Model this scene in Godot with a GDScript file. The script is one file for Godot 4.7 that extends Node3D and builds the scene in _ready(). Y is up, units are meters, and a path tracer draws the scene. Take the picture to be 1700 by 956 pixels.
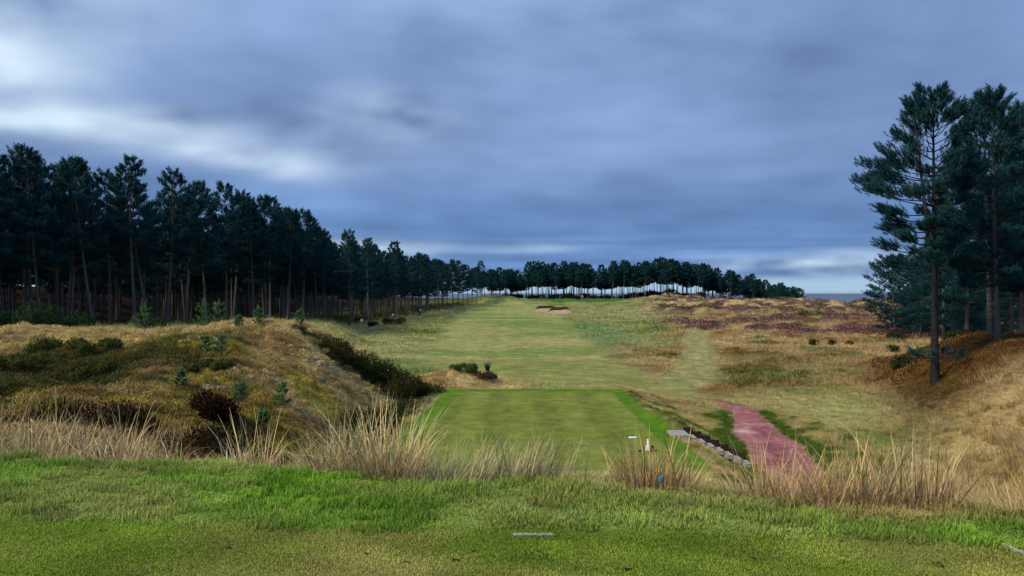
extends Node3D
# A links golf hole seen from a raised back tee: pine woods left and right, heath, dunes and the sea.
# World: y up, metres, the camera looks along -Z. In the code d = -z is the distance ahead and x the way to the right.

const QUALITY := 1.0
var rng := RandomNumberGenerator.new()
var taken := {}
var base_profile := PackedFloat32Array()
var mound_profile := PackedFloat32Array()
var n_low: FastNoiseLite
var n_mid: FastNoiseLite
var n_fine: FastNoiseLite
var n_band: FastNoiseLite
var n_lump: FastNoiseLite
var n_dune: FastNoiseLite
var path_points := [Vector2(9.2, 39.3), Vector2(10.4, 38.2), Vector2(10.65, 35.0), Vector2(10.1, 31.6), Vector2(9.5, 29.0), Vector2(9.3, 26.6), Vector2(8.75, 24.2), Vector2(7.9, 20.0), Vector2(7.0, 14.0)]
var path_widths := [0.3, 0.6, 1.4, 1.6, 1.95, 2.2, 2.0, 1.7, 1.6]
var trail_points := [Vector2(8.2, 41.0), Vector2(11.2, 47.0), Vector2(14.4, 58.0), Vector2(18.0, 72.0), Vector2(22.0, 92.0), Vector2(29.0, 112.0), Vector2(42.0, 130.0)]
const BUNKERS := [[Vector2(10.2, 224.0), 3.5], [Vector2(13.0, 204.0), 3.3]]
var mats := {}


# ------------------------------------------------------------------ naming
func numbered(called: String) -> String:
	var k: int = taken.get(called, 0)
	taken[called] = k + 1
	return called if k == 0 else "%s_%03d" % [called, k]


func tag(o: Node3D, label: String, category: String, group := "", kind := "") -> Node3D:
	if label: o.set_meta("label", label)
	if category: o.set_meta("category", category)
	if group: o.set_meta("group", group)
	if kind: o.set_meta("kind", kind)
	return o


func thing(called: String, at: Vector3, turn := 0.0) -> Node3D:
	var o := Node3D.new()
	o.name = numbered(called)
	add_child(o, true)
	o.position = at
	o.rotation.y = turn
	return o


func piece(called: String, m: Mesh, mat: Material, parent: Node = null, at := Vector3.ZERO) -> MeshInstance3D:
	var o := MeshInstance3D.new()
	o.name = numbered(called) if parent == null else called
	o.mesh = m
	o.material_override = mat
	(parent if parent else self).add_child(o, true)
	o.position = at
	return o


func structure(called: String, m: Mesh, mat: Material) -> MeshInstance3D:
	var o := piece(called, m, mat)
	o.set_meta("kind", "structure")
	return o


# ------------------------------------------------------------------ small maths
func sst(a: float, b: float, x: float) -> float:
	var t := clampf((x - a) / (b - a), 0.0, 1.0)
	return t * t * (3.0 - 2.0 * t)


func mix(a: Vector3, b: Vector3, t: float) -> Vector3:
	return a + (b - a) * clampf(t, 0.0, 1.0)


func noise(seed_: int, freq: float, octaves := 3, kind := FastNoiseLite.TYPE_SIMPLEX_SMOOTH) -> FastNoiseLite:
	var n := FastNoiseLite.new()
	n.seed = seed_
	n.noise_type = kind
	n.frequency = freq
	n.fractal_type = FastNoiseLite.FRACTAL_FBM
	n.fractal_octaves = octaves
	return n


func bake(points: Array, blur: float) -> PackedFloat32Array:
	var a := PackedFloat32Array()
	a.resize(900)
	for i in 900:
		var y: float = points[-1].y
		for k in points.size() - 1:
			var p: Vector2 = points[k]
			var q: Vector2 = points[k + 1]
			if i <= q.x:
				y = p.y if i < p.x else lerpf(p.y, q.y, (i - p.x) / (q.x - p.x))
				break
		a[i] = y
	for pass_ in 3:
		var b := a.duplicate()
		for i in 900:
			var w := int(clampf(i * blur, 1, 12))
			var s := 0.0
			for j in range(-w, w + 1):
				s += a[clampi(i + j, 0, 899)]
			b[i] = s / (2 * w + 1)
		a = b
	return a


func look(a: PackedFloat32Array, d: float) -> float:
	var f := clampf(d, 0.0, 898.9)
	var i := int(f)
	return lerpf(a[i], a[i + 1], f - i)


func near_line(pts: Array, widths: Array, p: Vector2) -> float:   # signed distance to the edge of a strip
	var best := 1e9
	for i in pts.size() - 1:
		var a: Vector2 = pts[i]
		var b: Vector2 = pts[i + 1]
		var ab := b - a
		var t := clampf((p - a).dot(ab) / ab.length_squared(), 0.0, 1.0)
		var w: float = lerpf(widths[i], widths[i + 1], t) if widths.size() > 1 else widths[0]
		best = minf(best, (p - a - ab * t).length() - w * 0.5)
	return best


func tee_inside(x: float, d: float) -> float:   # metres inside the forward tee's edge, negative outside
	var left := -2.95 - 0.045 * (34.6 - d)
	var dx := minf(x - left, 5.05 - x)
	var dd := minf(d - 18.6, 34.6 - d)
	if dx < 0.0 and dd < 0.0:
		return -sqrt(dx * dx + dd * dd)
	return minf(dx, dd)


func edge_of_tee(x: float) -> float:   # the brow of the raised tee
	return 6.45 - 0.21 * x + 0.12 * sin(x * 1.7) + 0.08 * sin(x * 3.9 + 1.0)


func mown_line(x: float) -> float:
	return 5.08 - 0.075 * x + 0.05 * sin(x * 1.3 + 0.6)


func wood_edge(d: float) -> float:   # the front edge of the left wood
	var pts := [Vector2(30, -62), Vector2(52, -46), Vector2(62, -41), Vector2(72, -36), Vector2(95, -31), Vector2(128, -26), Vector2(165, -25), Vector2(207, -24), Vector2(255, -20), Vector2(300, -12), Vector2(340, 0)]
	for i in pts.size() - 1:
		var q: Vector2 = pts[i + 1]
		if d <= q.x:
			var p: Vector2 = pts[i]
			return lerpf(p.y, q.y, clampf((d - p.x) / (q.x - p.x), 0, 1))
	return 0.0


# ------------------------------------------------------------------ the lie of the land
func height(x: float, d: float) -> float:
	var e := d - edge_of_tee(x)
	if e < -1.5:
		return 0.012 * n_mid.get_noise_2d(x * 0.6, d * 0.6)
	var h := look(base_profile, d)
	var s := x / maxf(d, 1.0)
	# the low ground by the path, right of the forward tee
	h = lerpf(h, minf(h, -3.8), clampf((x - 5.3) / 2.6, 0, 1) * (1.0 - sst(40.0, 60.0, d)))
	# far right: dune ridge before the sea, then down to the beach
	var lump := n_lump.get_noise_2d(x, d)
	if d > 120.0:
		var ridge := sst(165.0, 245.0, d + 18.0 * n_low.get_noise_2d(x, d)) * sst(0.13, 0.23, s)
		h += (2.3 - 0.9 * sst(0.30, 0.5, s)) * ridge
		h += ridge * 2.3 * n_dune.get_noise_2d(x, d)
		h -= 12.5 * sst(0.19, 0.44, s) * sst(262.0, 325.0, d)
	# rolling rough away from the fairway
	var fw := fairway_inside(x, d)
	var wild := 1.0 - sst(-4.0, 1.0, fw)
	h += wild * lump * (0.30 + 0.45 * sst(60.0, 140.0, d))
	# hummocks left of the fairway, and the low bank behind the tee
	h += 0.8 * exp(-pow((x + 19.0) / 4.2, 2) - pow((d - 118.0) / 6.0, 2))
	h += 0.75 * exp(-pow((x + 2.7) / 1.9, 2) - pow((d - 40.5) / 2.2, 2))
	h += 1.2 * exp(-pow((x - 2.0) / 16.0, 2) - pow((d - 297.0) / 9.0, 2)) * (1.0 - sst(-4, 14, x))
	h += 2.4 * exp(-pow((x + 8.0) / 14.0, 2) - pow((d - 305.0) / 9.0, 2))
	# left mound
	var xr := -3.3 - maxf(0.0, d - 31.0) * 0.24 - 0.05 * maxf(0.0, 33.0 - d)
	xr += (2.7 + 0.05 * maxf(0.0, 33.0 - d)) * (1.0 - sst(11.0, 16.5, d))
	var m := clampf((xr - x + 0.7 * n_mid.get_noise_2d(x * 0.25, d * 0.25)) / 5.6, 0.0, 1.0)
	m = m * m * (3.0 - 2.0 * m)
	m = pow(m, 0.8)
	if m > 0.0:
		var t := look(mound_profile, d) + 0.35 * n_mid.get_noise_2d(x * 0.22, d * 0.22) + 0.22 * n_mid.get_noise_2d(x * 0.9 + 50, d * 0.9)
		t += 0.35 * exp(-pow((x + 9.0) / 4.0, 2) - pow((d - 29.0) / 4.0, 2))
		h = lerpf(h, t, m)
	# dune rising at the back of the left wood
	if x < -40.0 and d > 30.0:
		h += 6.5 * sst(40.0, 80.0, wood_edge(d) - x) * (1.0 - sst(300.0, 420.0, d))
	# right mound under the big pine, and the near right shoulder
	var c := 1.9 + 0.43 * d
	var r := clampf((x - c + 0.6 * n_mid.get_noise_2d(x * 0.2 + 9, d * 0.2)) / 7.0, 0.0, 1.0)
	r = r * r * (3.0 - 2.0 * r) * (1.0 - sst(46.0, 66.0, d))
	var rt := 0.05 - 0.03 * (d - 8.0)
	h = lerpf(h, rt + 0.3 * lump, r)
	h += 1.3 * exp(-pow((x - 9.5) / 4.0, 2) - pow((d - 12.0) / 5.0, 2)) * (1.0 - r)
	# the forward tee platform
	var t_in := tee_inside(x, d)
	if t_in > -1.2:
		h = lerpf(h, -2.8 + 0.01 * sin(d), sst(-1.2, -0.1, t_in))
	# the cutting of the steps
	if d > 21.0 and d < 30.0 and x > 4.7 and x < 8.8:
		var line := -2.84 - clampf((x - 5.5) / 2.4, 0, 1) * 1.0
		var w := sst(4.8, 5.2, x) * (1.0 - sst(7.9, 8.6, x))
		var lane := sst(22.95, 23.1, d) * (1.0 - sst(24.02, 24.1, d))
		h = lerpf(h, line - 0.12, w * lane)
		h += 0.28 * w * sst(24.05, 24.35, d) * (1.0 - sst(25.2, 28.5, d))
	# the path bed
	if d > 12.0 and d < 42.0 and x > 4.0 and x < 14.0:
		var pd := near_line(path_points, path_widths, Vector2(x, d))
		h = lerpf(h, -3.83, 1.0 - sst(0.0, 1.6, pd))
	# bunkers: sand that climbs to a steep turf face on the far side
	for b in BUNKERS:
		var q: Vector2 = b[0]
		if absf(d - q.y) < 16.0:
			var rx: float = absf(x - q.x) / b[1]
			var ry: float = (d - q.y) / 4.2
			var w := 1.0 - sst(0.55, 1.25, rx)
			h += w * (0.85 * sst(-0.9, 0.2, ry) + 0.75 * sst(0.2, 0.7, ry)) * (1.0 - sst(0.9, 2.8, ry))
	# the raised tee itself, with its brow
	if e < 7.0:
		var k := sst(-0.15, 5.0, e)
		h = lerpf(0.02 * n_mid.get_noise_2d(x, d), h, pow(k, 0.62))
	return h


func fairway_inside(x: float, d: float) -> float:   # metres inside the mown fairway
	if d < 37.5 or d > 300.0:
		return -20.0
	var l := -5.0
	var r := 8.0
	if d < 58.0:
		var t := (d - 37.5) / 20.5
		l = lerpf(3.4, -6.3, sst(0.0, 1.0, t * 1.15))
		r = lerpf(9.5, 7.6, t)
	elif d < 165.0:
		var t := (d - 58.0) / 107.0
		l = lerpf(-6.3, -12.5, t)
		r = lerpf(7.6, 11.0, t)
	else:
		var t := (d - 165.0) / 135.0
		l = lerpf(-12.5, -13.0, t)
		r = lerpf(11.0, 14.0, t)
	var w := 1.6 * n_low.get_noise_2d(x * 0.5, d * 1.5)
	return minf(minf(x - l, r - x) + w, minf((d - 39.2) * 1.5, (300.0 - d)))


func green_inside(x: float, d: float) -> float:
	var q := Vector2((x - 28.0) / 21.0, (d - 322.0) / 15.0)
	return 1.0 - q.length()


# zones: 0 ground, 1 tee (mown part of the raised tee), 2 forward tee, 3 fairway, 4 green, 5 path, 6/7 bunker
func zone(x: float, d: float) -> int:
	if d < mown_line(x): return 1
	if d > 18.0 and d < 35.5 and tee_inside(x, d) > 0.0: return 2
	if d > 12.0 and d < 42.0 and near_line(path_points, path_widths, Vector2(x, d)) + 0.2 * n_mid.get_noise_2d(x * 2.0, d * 2.0) < 0.0: return 5
	for i in 2:
		var q: Vector2 = BUNKERS[i][0]
		if Vector2((x - q.x) / BUNKERS[i][1], (d - q.y) / 4.2).length() < 1.0: return 6 + i
	if d > 37.0 and fairway_inside(x, d) > 0.0: return 3
	if d > 300.0 and green_inside(x, d) > 0.0: return 4
	return 0


# real-world base colours of the ground and of what grows on it
const STRAW := Vector3(0.39, 0.31, 0.145)
const TAN := Vector3(0.255, 0.190, 0.082)
const RUST := Vector3(0.155, 0.080, 0.032)
const OCHRE := Vector3(0.175, 0.130, 0.030)
const MOSS := Vector3(0.19, 0.175, 0.022)
const DARK_HEATH := Vector3(0.026, 0.034, 0.011)
const PURPLE := Vector3(0.098, 0.050, 0.072)
const PALE_ROUGH := Vector3(0.235, 0.245, 0.100)
const GREEN_ROUGH := Vector3(0.10, 0.145, 0.034)
const LAWN := Vector3(0.078, 0.190, 0.009)


func ground_color(x: float, d: float) -> Vector3:
	var a := n_low.get_noise_2d(x, d)          # ~ 12 m patches
	var b := n_mid.get_noise_2d(x, d)          # ~ 1.5 m
	var f := n_fine.get_noise_2d(x, d)         # ~ 0.3 m
	var band := n_band.get_noise_2d(x * 0.22, d * 0.45)
	if d < mown_line(x):
		var c := mix(Vector3(0.165, 0.166, 0.044), Vector3(0.085, 0.135, 0.014), 0.5 + 1.4 * n_low.get_noise_2d(x * 6.0, d * 9.0))
		return c * (1.0 + 0.18 * b)
	var e := d - edge_of_tee(x)
	if e < 0.1:
		var c := mix(LAWN, Vector3(0.17, 0.20, 0.055), 0.35 + 0.9 * n_low.get_noise_2d(x * 5.0, d * 8.0) + 0.5 * sst(-0.7, 0.1, e))
		return mix(c, TAN, sst(0.8, 2.6, x) * sst(-0.75, 0.0, e + 0.3 * b)) * (1.0 + 0.15 * b)
	var t_in := -99.0
	if d > 16.0 and d < 37.0:
		t_in = tee_inside(x, d)
		if t_in > 0.0:
			var dd := 34.6 - d
			var left := x - (-2.95 - 0.045 * dd)
			var c := Vector3(0.120, 0.165, 0.022)
			c = mix(c, Vector3(0.155, 0.185, 0.045), 0.5 + 0.9 * n_low.get_noise_2d(x * 1.5, d * 4.0))
			c *= 1.0 + 0.09 * clampf(3.0 * sin(x * 3.4 + 0.3), -1, 1) + 0.05 * sin(d * 1.9 + 0.4 * sin(x))
			if left < 0.75 or 5.05 - x < 0.62 or dd < 0.95:
				c = mix(Vector3(0.060, 0.150, 0.008), Vector3(0.095, 0.175, 0.018), 0.5 + b)
			return c * (1.0 + 0.10 * f)
	var pd := 99.0
	if d > 12.0 and d < 42.0:
		pd = near_line(path_points, path_widths, Vector2(x, d)) + 0.2 * n_mid.get_noise_2d(x * 2.0, d * 2.0)
		if pd < 0.0:
			var c := mix(Vector3(0.240, 0.088, 0.098), Vector3(0.335, 0.165, 0.172), 0.42 + 1.0 * b + 0.5 * f) * (1.0 - 0.16 * sst(0.3, 0.9, sin((pd + 1.2) * 5.0)))
			c = mix(c, Vector3(0.55, 0.42, 0.42), 0.9 * exp(-pow((x - 9.1) / 0.45, 2) - pow((d - 29.6) / 0.35, 2)))
			c = mix(c, Vector3(0.50, 0.30, 0.33), 0.7 * exp(-pow((d - 30.2 - 0.1 * x) / 0.16, 2)) * sst(8.8, 9.6, x))
			c = mix(c, Vector3(0.10, 0.085, 0.11), 0.75 * sst(37.2, 39.0, d + 0.3 * (9.8 - x)))
			return c * (1.0 + 0.25 * f)
	for q in BUNKERS:
		var p: Vector2 = q[0]
		if absf(d - p.y) < 8.0:
			var rr := Vector2((x - p.x) / q[1], (d - p.y) / 4.2)
			if rr.length() < 1.0 and rr.y > 0.2:
				return Vector3(0.035, 0.026, 0.014)
			if rr.length() < 1.0:
				return Vector3(0.34, 0.26, 0.18)
	# fairway and its edges
	var fi := fairway_inside(x, d)
	var mow := mix(Vector3(0.190, 0.235, 0.072), Vector3(0.280, 0.270, 0.105), 0.5 + 0.8 * band + 0.6 * a)
	mow = mix(mow, Vector3(0.095, 0.180, 0.032), sst(0.02, 0.35, n_band.get_noise_2d(x * 0.25 + 70.0, d * 0.30)) * 0.6)
	if d < 60.0:
		mow = mix(mow, Vector3(0.165, 0.185, 0.050), 0.6)
	# what lies off the fairway
	var rough := mix(PALE_ROUGH, GREEN_ROUGH, 0.45 + 1.3 * n_band.get_noise_2d(x * 0.35 + 20, d * 0.6) + 0.4 * b)
	rough = mix(rough, TAN, 0.35 * sst(0.0, 0.4, a + 0.5 * b))
	rough = mix(rough, Vector3(0.085, 0.165, 0.060), 0.8 * exp(-pow((x - 12.0 - (d - 95.0) * 0.03) / 3.5, 2)) * sst(62.0, 80.0, d) * (1.0 - sst(120.0, 165.0, d)))
	var heath := mix(TAN, RUST, 0.45 + 1.5 * n_band.get_noise_2d(x * 0.8, d * 0.9) + 0.35 * b)
	heath = mix(heath, GREEN_ROUGH * 0.75, sst(0.12, 0.4, n_low.get_noise_2d(x * 1.3 + 31, d * 1.3)) * 0.75)
	heath = mix(heath, STRAW, 0.55 * sst(0.1, 0.5, n_band.get_noise_2d(x * 0.5 + 11, d * 1.1)))
	var s := x / maxf(d, 1.0)
	# heath lies right of a line from the tee to the dunes; an island of it left of the trail
	var trail := 99.0
	if d > 36.0 and d < 140.0 and x > 0.0:
		trail = near_line(trail_points, [2.3], Vector2(x, d))
	var hw := sst(0.185, 0.25, s + 0.05 * a) * sst(36.0, 44.0, d)
	hw = maxf(hw, exp(-pow((x - 11.8 - (d - 60.0) * 0.12) / 4.0, 2) - pow((d - 63.0) / 13.0, 2)) * 1.6 * sst(0.0, 1.2, trail))
	hw = clampf(hw, 0, 1)
	var c := mix(rough, heath, hw)
	var green_right := exp(-pow((x - 20.0) / 5.0, 2) - pow((d - 60.0) / 14.0, 2))
	c = mix(c, Vector3(0.072, 0.085, 0.024), 0.5 * clampf(green_right * 1.3 + 0.3 * b, 0, 1) * sst(0.5, 2.0, trail))
	# purple heather in long flat drifts
	if d > 70.0:
		var pn := n_band.get_noise_2d(x * 0.16 + 5.0, d * 0.52 + 40.0) + 0.25 * b
		var drift := sst(0.02, 0.16, pn) * sst(0.16, 0.24, s + 0.03 * a) * sst(80.0, 105.0, d)
		drift = maxf(drift, 0.9 * exp(-pow((d - 150.0 - 0.1 * x) / 9.0, 2)) * sst(0.24, 0.32, s + 0.05 * b))
		drift = maxf(drift, 0.9 * exp(-pow((d - 104.0) / 4.0, 2)) * sst(0.30, 0.40, s + 0.08 * b) * (1.0 - sst(0.46, 0.5, s)))
		c = mix(c, PURPLE * (1.0 + 0.5 * f), drift * 0.88)
		# dunes: straw with dark hollows
		var dune := sst(180.0, 215.0, d) * sst(0.14, 0.22, s)
		var dc := mix(STRAW, TAN, 0.4 + 1.4 * b)
		dc = mix(dc, Vector3(0.115, 0.075, 0.072), sst(-0.02, 0.2, n_dune.get_noise_2d(x + 7.0, d * 1.4)))
		dc = mix(dc, Vector3(0.045, 0.042, 0.035), sst(0.16, 0.28, n_dune.get_noise_2d(x * 1.4 + 70.0, d * 1.7)))
		c = mix(c, dc, dune)
	if trail < 1.2:
		c = mix(mix(Vector3(0.175, 0.205, 0.075), STRAW, 0.25 + 0.5 * b), c, sst(-0.3, 1.0, trail))
	c = mix(c, mow, sst(-1.2, 0.6, fi))
	if d > 295.0:
		c = mix(c, Vector3(0.045, 0.125, 0.025), sst(-0.25, 0.05, green_inside(x, d)))
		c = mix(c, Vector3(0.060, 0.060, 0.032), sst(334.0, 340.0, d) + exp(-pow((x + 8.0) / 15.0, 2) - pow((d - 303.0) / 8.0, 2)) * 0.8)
	# floor of the left wood
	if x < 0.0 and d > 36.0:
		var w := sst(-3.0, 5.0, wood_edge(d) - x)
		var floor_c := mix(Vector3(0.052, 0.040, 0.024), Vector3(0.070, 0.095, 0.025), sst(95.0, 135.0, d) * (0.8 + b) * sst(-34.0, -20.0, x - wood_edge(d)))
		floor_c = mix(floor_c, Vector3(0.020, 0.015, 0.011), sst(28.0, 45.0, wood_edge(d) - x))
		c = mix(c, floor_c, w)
		c = mix(c, TAN, 0.8 * exp(-pow((x + 19.0) / 5.0, 2) - pow((d - 117.0) / 6.0, 2)) * (0.7 + 0.8 * b))
		c = mix(c, Vector3(0.16, 0.09, 0.06), 0.8 * exp(-pow((x + 23.0) / 9.0, 2) - pow((d - 258.0) / 14.0, 2)))
	# behind the forward tee
	if d > 34.0 and d < 50.0:
		var back := exp(-pow((d - 38.6 + 0.2 * absf(x)) / 2.6, 2)) * sst(-7.0, -4.0, x) * (1.0 - sst(-0.5, 2.0, x))
		c = mix(c, mix(TAN, STRAW, 0.5 + b), back * 1.2)
		c = mix(c, mix(TAN, RUST, 0.4 + b), 0.9 * exp(-pow((x - 7.4) / 2.2, 2) - pow((d - 36.5) / 2.4, 2)))
	# ground between tee and path
	if d < 36.0 and x > 4.8 and x < 12.5:
		var g := mix(Vector3(0.075, 0.115, 0.020), TAN, 0.35 + 1.2 * b + 0.5 * a)
		g = mix(g, Vector3(0.055, 0.105, 0.016), 1.0 - sst(0.2, 0.9, pd))
		c = mix(c, g, sst(36.0, 34.0, d))
	# left mound
	if x < -2.0 and d < 40.0:
		var m := sst(-3.2, -4.2, x + maxf(0.0, d - 31.0) * 0.24) * sst(9.0, 11.0, d)
		var g := mix(OCHRE, TAN, 0.45 + 1.3 * n_low.get_noise_2d(x * 3.0, d * 3.0))
		g = mix(g, MOSS, sst(-0.02, 0.25, n_low.get_noise_2d(x * 4.0 + 40, d * 4.0)) * 0.75)
		g = mix(g, RUST * 0.8, sst(0.1, 0.35, n_low.get_noise_2d(x * 4.0 + 90, d * 5.0)) * 0.8)
		g = mix(g, STRAW, sst(24.0, 29.0, d + 2.0 * b) * 0.7)
		var dark := exp(-pow((x + 14.5) / 6.0, 2) - pow((d - 22.0) / 4.6, 2)) * 1.9 + 1.1 * exp(-pow((d - 11.3) / 1.3, 2)) * sst(-2.5, -4.0, x)
		g = mix(g, DARK_HEATH, clampf(dark + 1.1 * b + 0.7 * a - 0.2, 0, 1) * 0.92)
		g *= 1.25 + 0.45 * b
		var crest := near_line([Vector2(-7.3, 29.2), Vector2(-5.5, 31.0), Vector2(-3.7, 33.4)], [1.9], Vector2(x, d))
		g = mix(DARK_HEATH, g, sst(-0.2, 0.5, crest + 0.5 * b))
		c = mix(c, g, m)
	# right mound
	if x > 3.0 and d < 70.0:
		var cc := 1.5 + 0.42 * d
		var r := sst(-1.0, 4.0, x - cc) * (1.0 - sst(52.0, 66.0, d))
		var g := mix(Vector3(0.085, 0.042, 0.020), OCHRE * 0.6, 0.3 + 1.1 * b)
		g = mix(g, mix(STRAW, OCHRE, 0.5 + a), 1.0 - sst(17.0, 32.0, d + 5.0 * a))
		c = mix(c, g, r)
	# the bank below the brow
	if e < 9.0:
		c = mix(mix(RUST * 0.7, TAN, 0.5 + 1.2 * b), c, sst(3.0, 9.0, e))
	return c * (1.0 + 0.34 * f + 0.16 * b)


# ------------------------------------------------------------------ materials
func noise_tex(seed_: int, freq: float, lo: float, hi: float, size := 512, octaves := 4, normal := 0.0) -> NoiseTexture2D:
	var t := NoiseTexture2D.new()
	t.width = size
	t.height = size
	t.seamless = true
	t.noise = noise(seed_, freq, octaves)
	if normal > 0.0:
		t.as_normal_map = true
		t.bump_strength = normal
	else:
		var g := Gradient.new()
		g.set_color(0, Color(lo, lo, lo))
		g.set_color(1, Color(hi, hi, hi))
		t.color_ramp = g
	return t


func vertex_mat(called: String, rough: float, specular := 0.2, back := 0.0) -> StandardMaterial3D:
	var m := StandardMaterial3D.new()
	m.resource_name = called
	m.vertex_color_use_as_albedo = true
	m.roughness = rough
	m.metallic_specular = specular
	m.cull_mode = BaseMaterial3D.CULL_DISABLED
	if back > 0.0:
		m.backlight_enabled = true
		m.backlight = Color(back, back, back).linear_to_srgb()
	mats[called] = m
	return m


func plain_mat(called: String, c: Vector3, rough: float, specular := 0.3, grain := 0.0) -> StandardMaterial3D:
	var m := StandardMaterial3D.new()
	m.resource_name = called
	m.albedo_color = Color(c.x, c.y, c.z).linear_to_srgb()
	m.roughness = rough
	m.metallic_specular = specular
	if grain > 0.0:
		m.albedo_texture = noise_tex(called.hash() % 1000, 0.05, 1.0 - grain, 1.0, 128)
		m.uv1_triplanar = true
		m.uv1_scale = Vector3.ONE * 1.7
	mats[called] = m
	return m


func make_materials() -> void:
	var fine := noise_tex(11, 0.055, 0.62, 1.0)
	var coarse := noise_tex(12, 0.02, 0.78, 1.0, 512, 5)
	var bumps := noise_tex(13, 0.04, 0.0, 1.0)
	for spec in [["ground", 0.45, 3.0], ["tee", 1.3, 0.6], ["forward_tee", 0.8, 0.8], ["fairway", 0.3, 2.0], ["green", 0.3, 1.0], ["path", 0.9, 1.5], ["bunker", 0.5, 1.0]]:
		var m := vertex_mat(spec[0], 0.95, 0.12)
		m.albedo_texture = fine
		m.uv1_triplanar = true
		m.uv1_world_triplanar = true
		m.uv1_scale = Vector3.ONE * spec[1]
		m.detail_enabled = true
		m.detail_blend_mode = BaseMaterial3D.BLEND_MODE_MUL
		m.detail_albedo = coarse
		m.detail_uv_layer = BaseMaterial3D.DETAIL_UV_2
		m.uv2_triplanar = true
		m.uv2_world_triplanar = true
		m.uv2_scale = Vector3.ONE * spec[1] * 0.137
		m.heightmap_enabled = true
		m.heightmap_texture = bumps
		m.heightmap_scale = spec[2]
	vertex_mat("blade", 0.7, 0.25, 0.5)
	vertex_mat("needle", 0.75, 0.15, 0.2)
	vertex_mat("leaf", 0.8, 0.15, 0.3)
	var bark := vertex_mat("bark", 0.95, 0.1)
	bark.albedo_texture = noise_tex(21, 0.045, 0.12, 1.0, 256, 4)
	bark.uv1_triplanar = true
	bark.uv1_scale = Vector3(2.2, 0.9, 2.2)
	bark.heightmap_enabled = true
	bark.heightmap_texture = noise_tex(22, 0.06, 0.0, 1.0, 256)
	bark.heightmap_scale = 4.0
	plain_mat("concrete", Vector3(0.38, 0.37, 0.355), 0.9, 0.2, 0.5)
	plain_mat("timber", Vector3(0.035, 0.028, 0.020), 0.9, 0.2, 0.4)
	plain_mat("white_paint", Vector3(0.80, 0.80, 0.78), 0.5, 0.4, 0.1)
	plain_mat("black_plastic", Vector3(0.012, 0.012, 0.014), 0.5, 0.4)
	plain_mat("blue_plastic", Vector3(0.03, 0.20, 0.50), 0.45, 0.5)
	plain_mat("pale_wood", Vector3(0.50, 0.38, 0.24), 0.8, 0.2, 0.3)
	plain_mat("chalk", Vector3(0.72, 0.74, 0.66), 0.95, 0.1, 0.3)
	plain_mat("soil", Vector3(0.010, 0.008, 0.006), 0.95, 0.1)
	var sea := plain_mat("sea", Vector3(0.035, 0.050, 0.075), 0.32, 0.5)
	sea.normal_enabled = true
	sea.normal_texture = noise_tex(31, 0.02, 0, 1, 512, 5, 10.0)
	sea.normal_scale = 0.5
	sea.uv1_triplanar = true
	sea.uv1_world_triplanar = true
	sea.uv1_scale = Vector3.ONE * 0.02


# ------------------------------------------------------------------ mesh buffers
class Buf:
	var v := PackedVector3Array()
	var n := PackedVector3Array()
	var c := PackedColorArray()
	var i := PackedInt32Array()

	func tri(a: Vector3, b: Vector3, d: Vector3, nn: Vector3, ca: Color, cd: Color) -> void:
		var k := v.size()
		var face := (d - a).cross(b - a).normalized()
		if face.dot(nn) < 0.0:   # the front is the side that looks outwards
			face = -face
			var e := a
			a = b
			b = e
		nn = (face * 0.75 + nn * 0.6).normalized()
		v.push_back(a); v.push_back(b); v.push_back(d)
		n.push_back(nn); n.push_back(nn); n.push_back(nn)
		c.push_back(ca); c.push_back(ca); c.push_back(cd)
		i.push_back(k); i.push_back(k + 1); i.push_back(k + 2)

	func mesh() -> ArrayMesh:
		var arr := []
		arr.resize(Mesh.ARRAY_MAX)
		arr[Mesh.ARRAY_VERTEX] = v
		arr[Mesh.ARRAY_NORMAL] = n
		arr[Mesh.ARRAY_COLOR] = c
		arr[Mesh.ARRAY_INDEX] = i
		var m := ArrayMesh.new()
		m.add_surface_from_arrays(Mesh.PRIMITIVE_TRIANGLES, arr)
		return m


func col(v: Vector3, k := 1.0) -> Color:
	return Color(v.x * k, v.y * k, v.z * k)


func tube(b: Buf, pts: PackedVector3Array, radii: PackedFloat32Array, sides: int, c0: Vector3, c1: Vector3) -> void:
	var k0 := b.v.size()
	var up := Vector3(0.31, 0.2, 0.93).normalized()
	for p in pts.size():
		var t := (pts[mini(p + 1, pts.size() - 1)] - pts[maxi(p - 1, 0)]).normalized()
		var u := t.cross(up).normalized()
		var w := t.cross(u)
		var f := float(p) / (pts.size() - 1)
		for s in sides:
			var a := TAU * s / sides
			var o := u * cos(a) + w * sin(a)
			b.v.push_back(pts[p] + o * radii[p])
			b.n.push_back(o)
			b.c.push_back(col(mix(c0, c1, f)))
	for p in pts.size() - 1:
		for s in sides:
			var q := k0 + p * sides + s
			var q2 := k0 + p * sides + (s + 1) % sides
			for x in [q, q + sides, q2, q2, q + sides, q2 + sides]:
				b.i.push_back(x)


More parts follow.
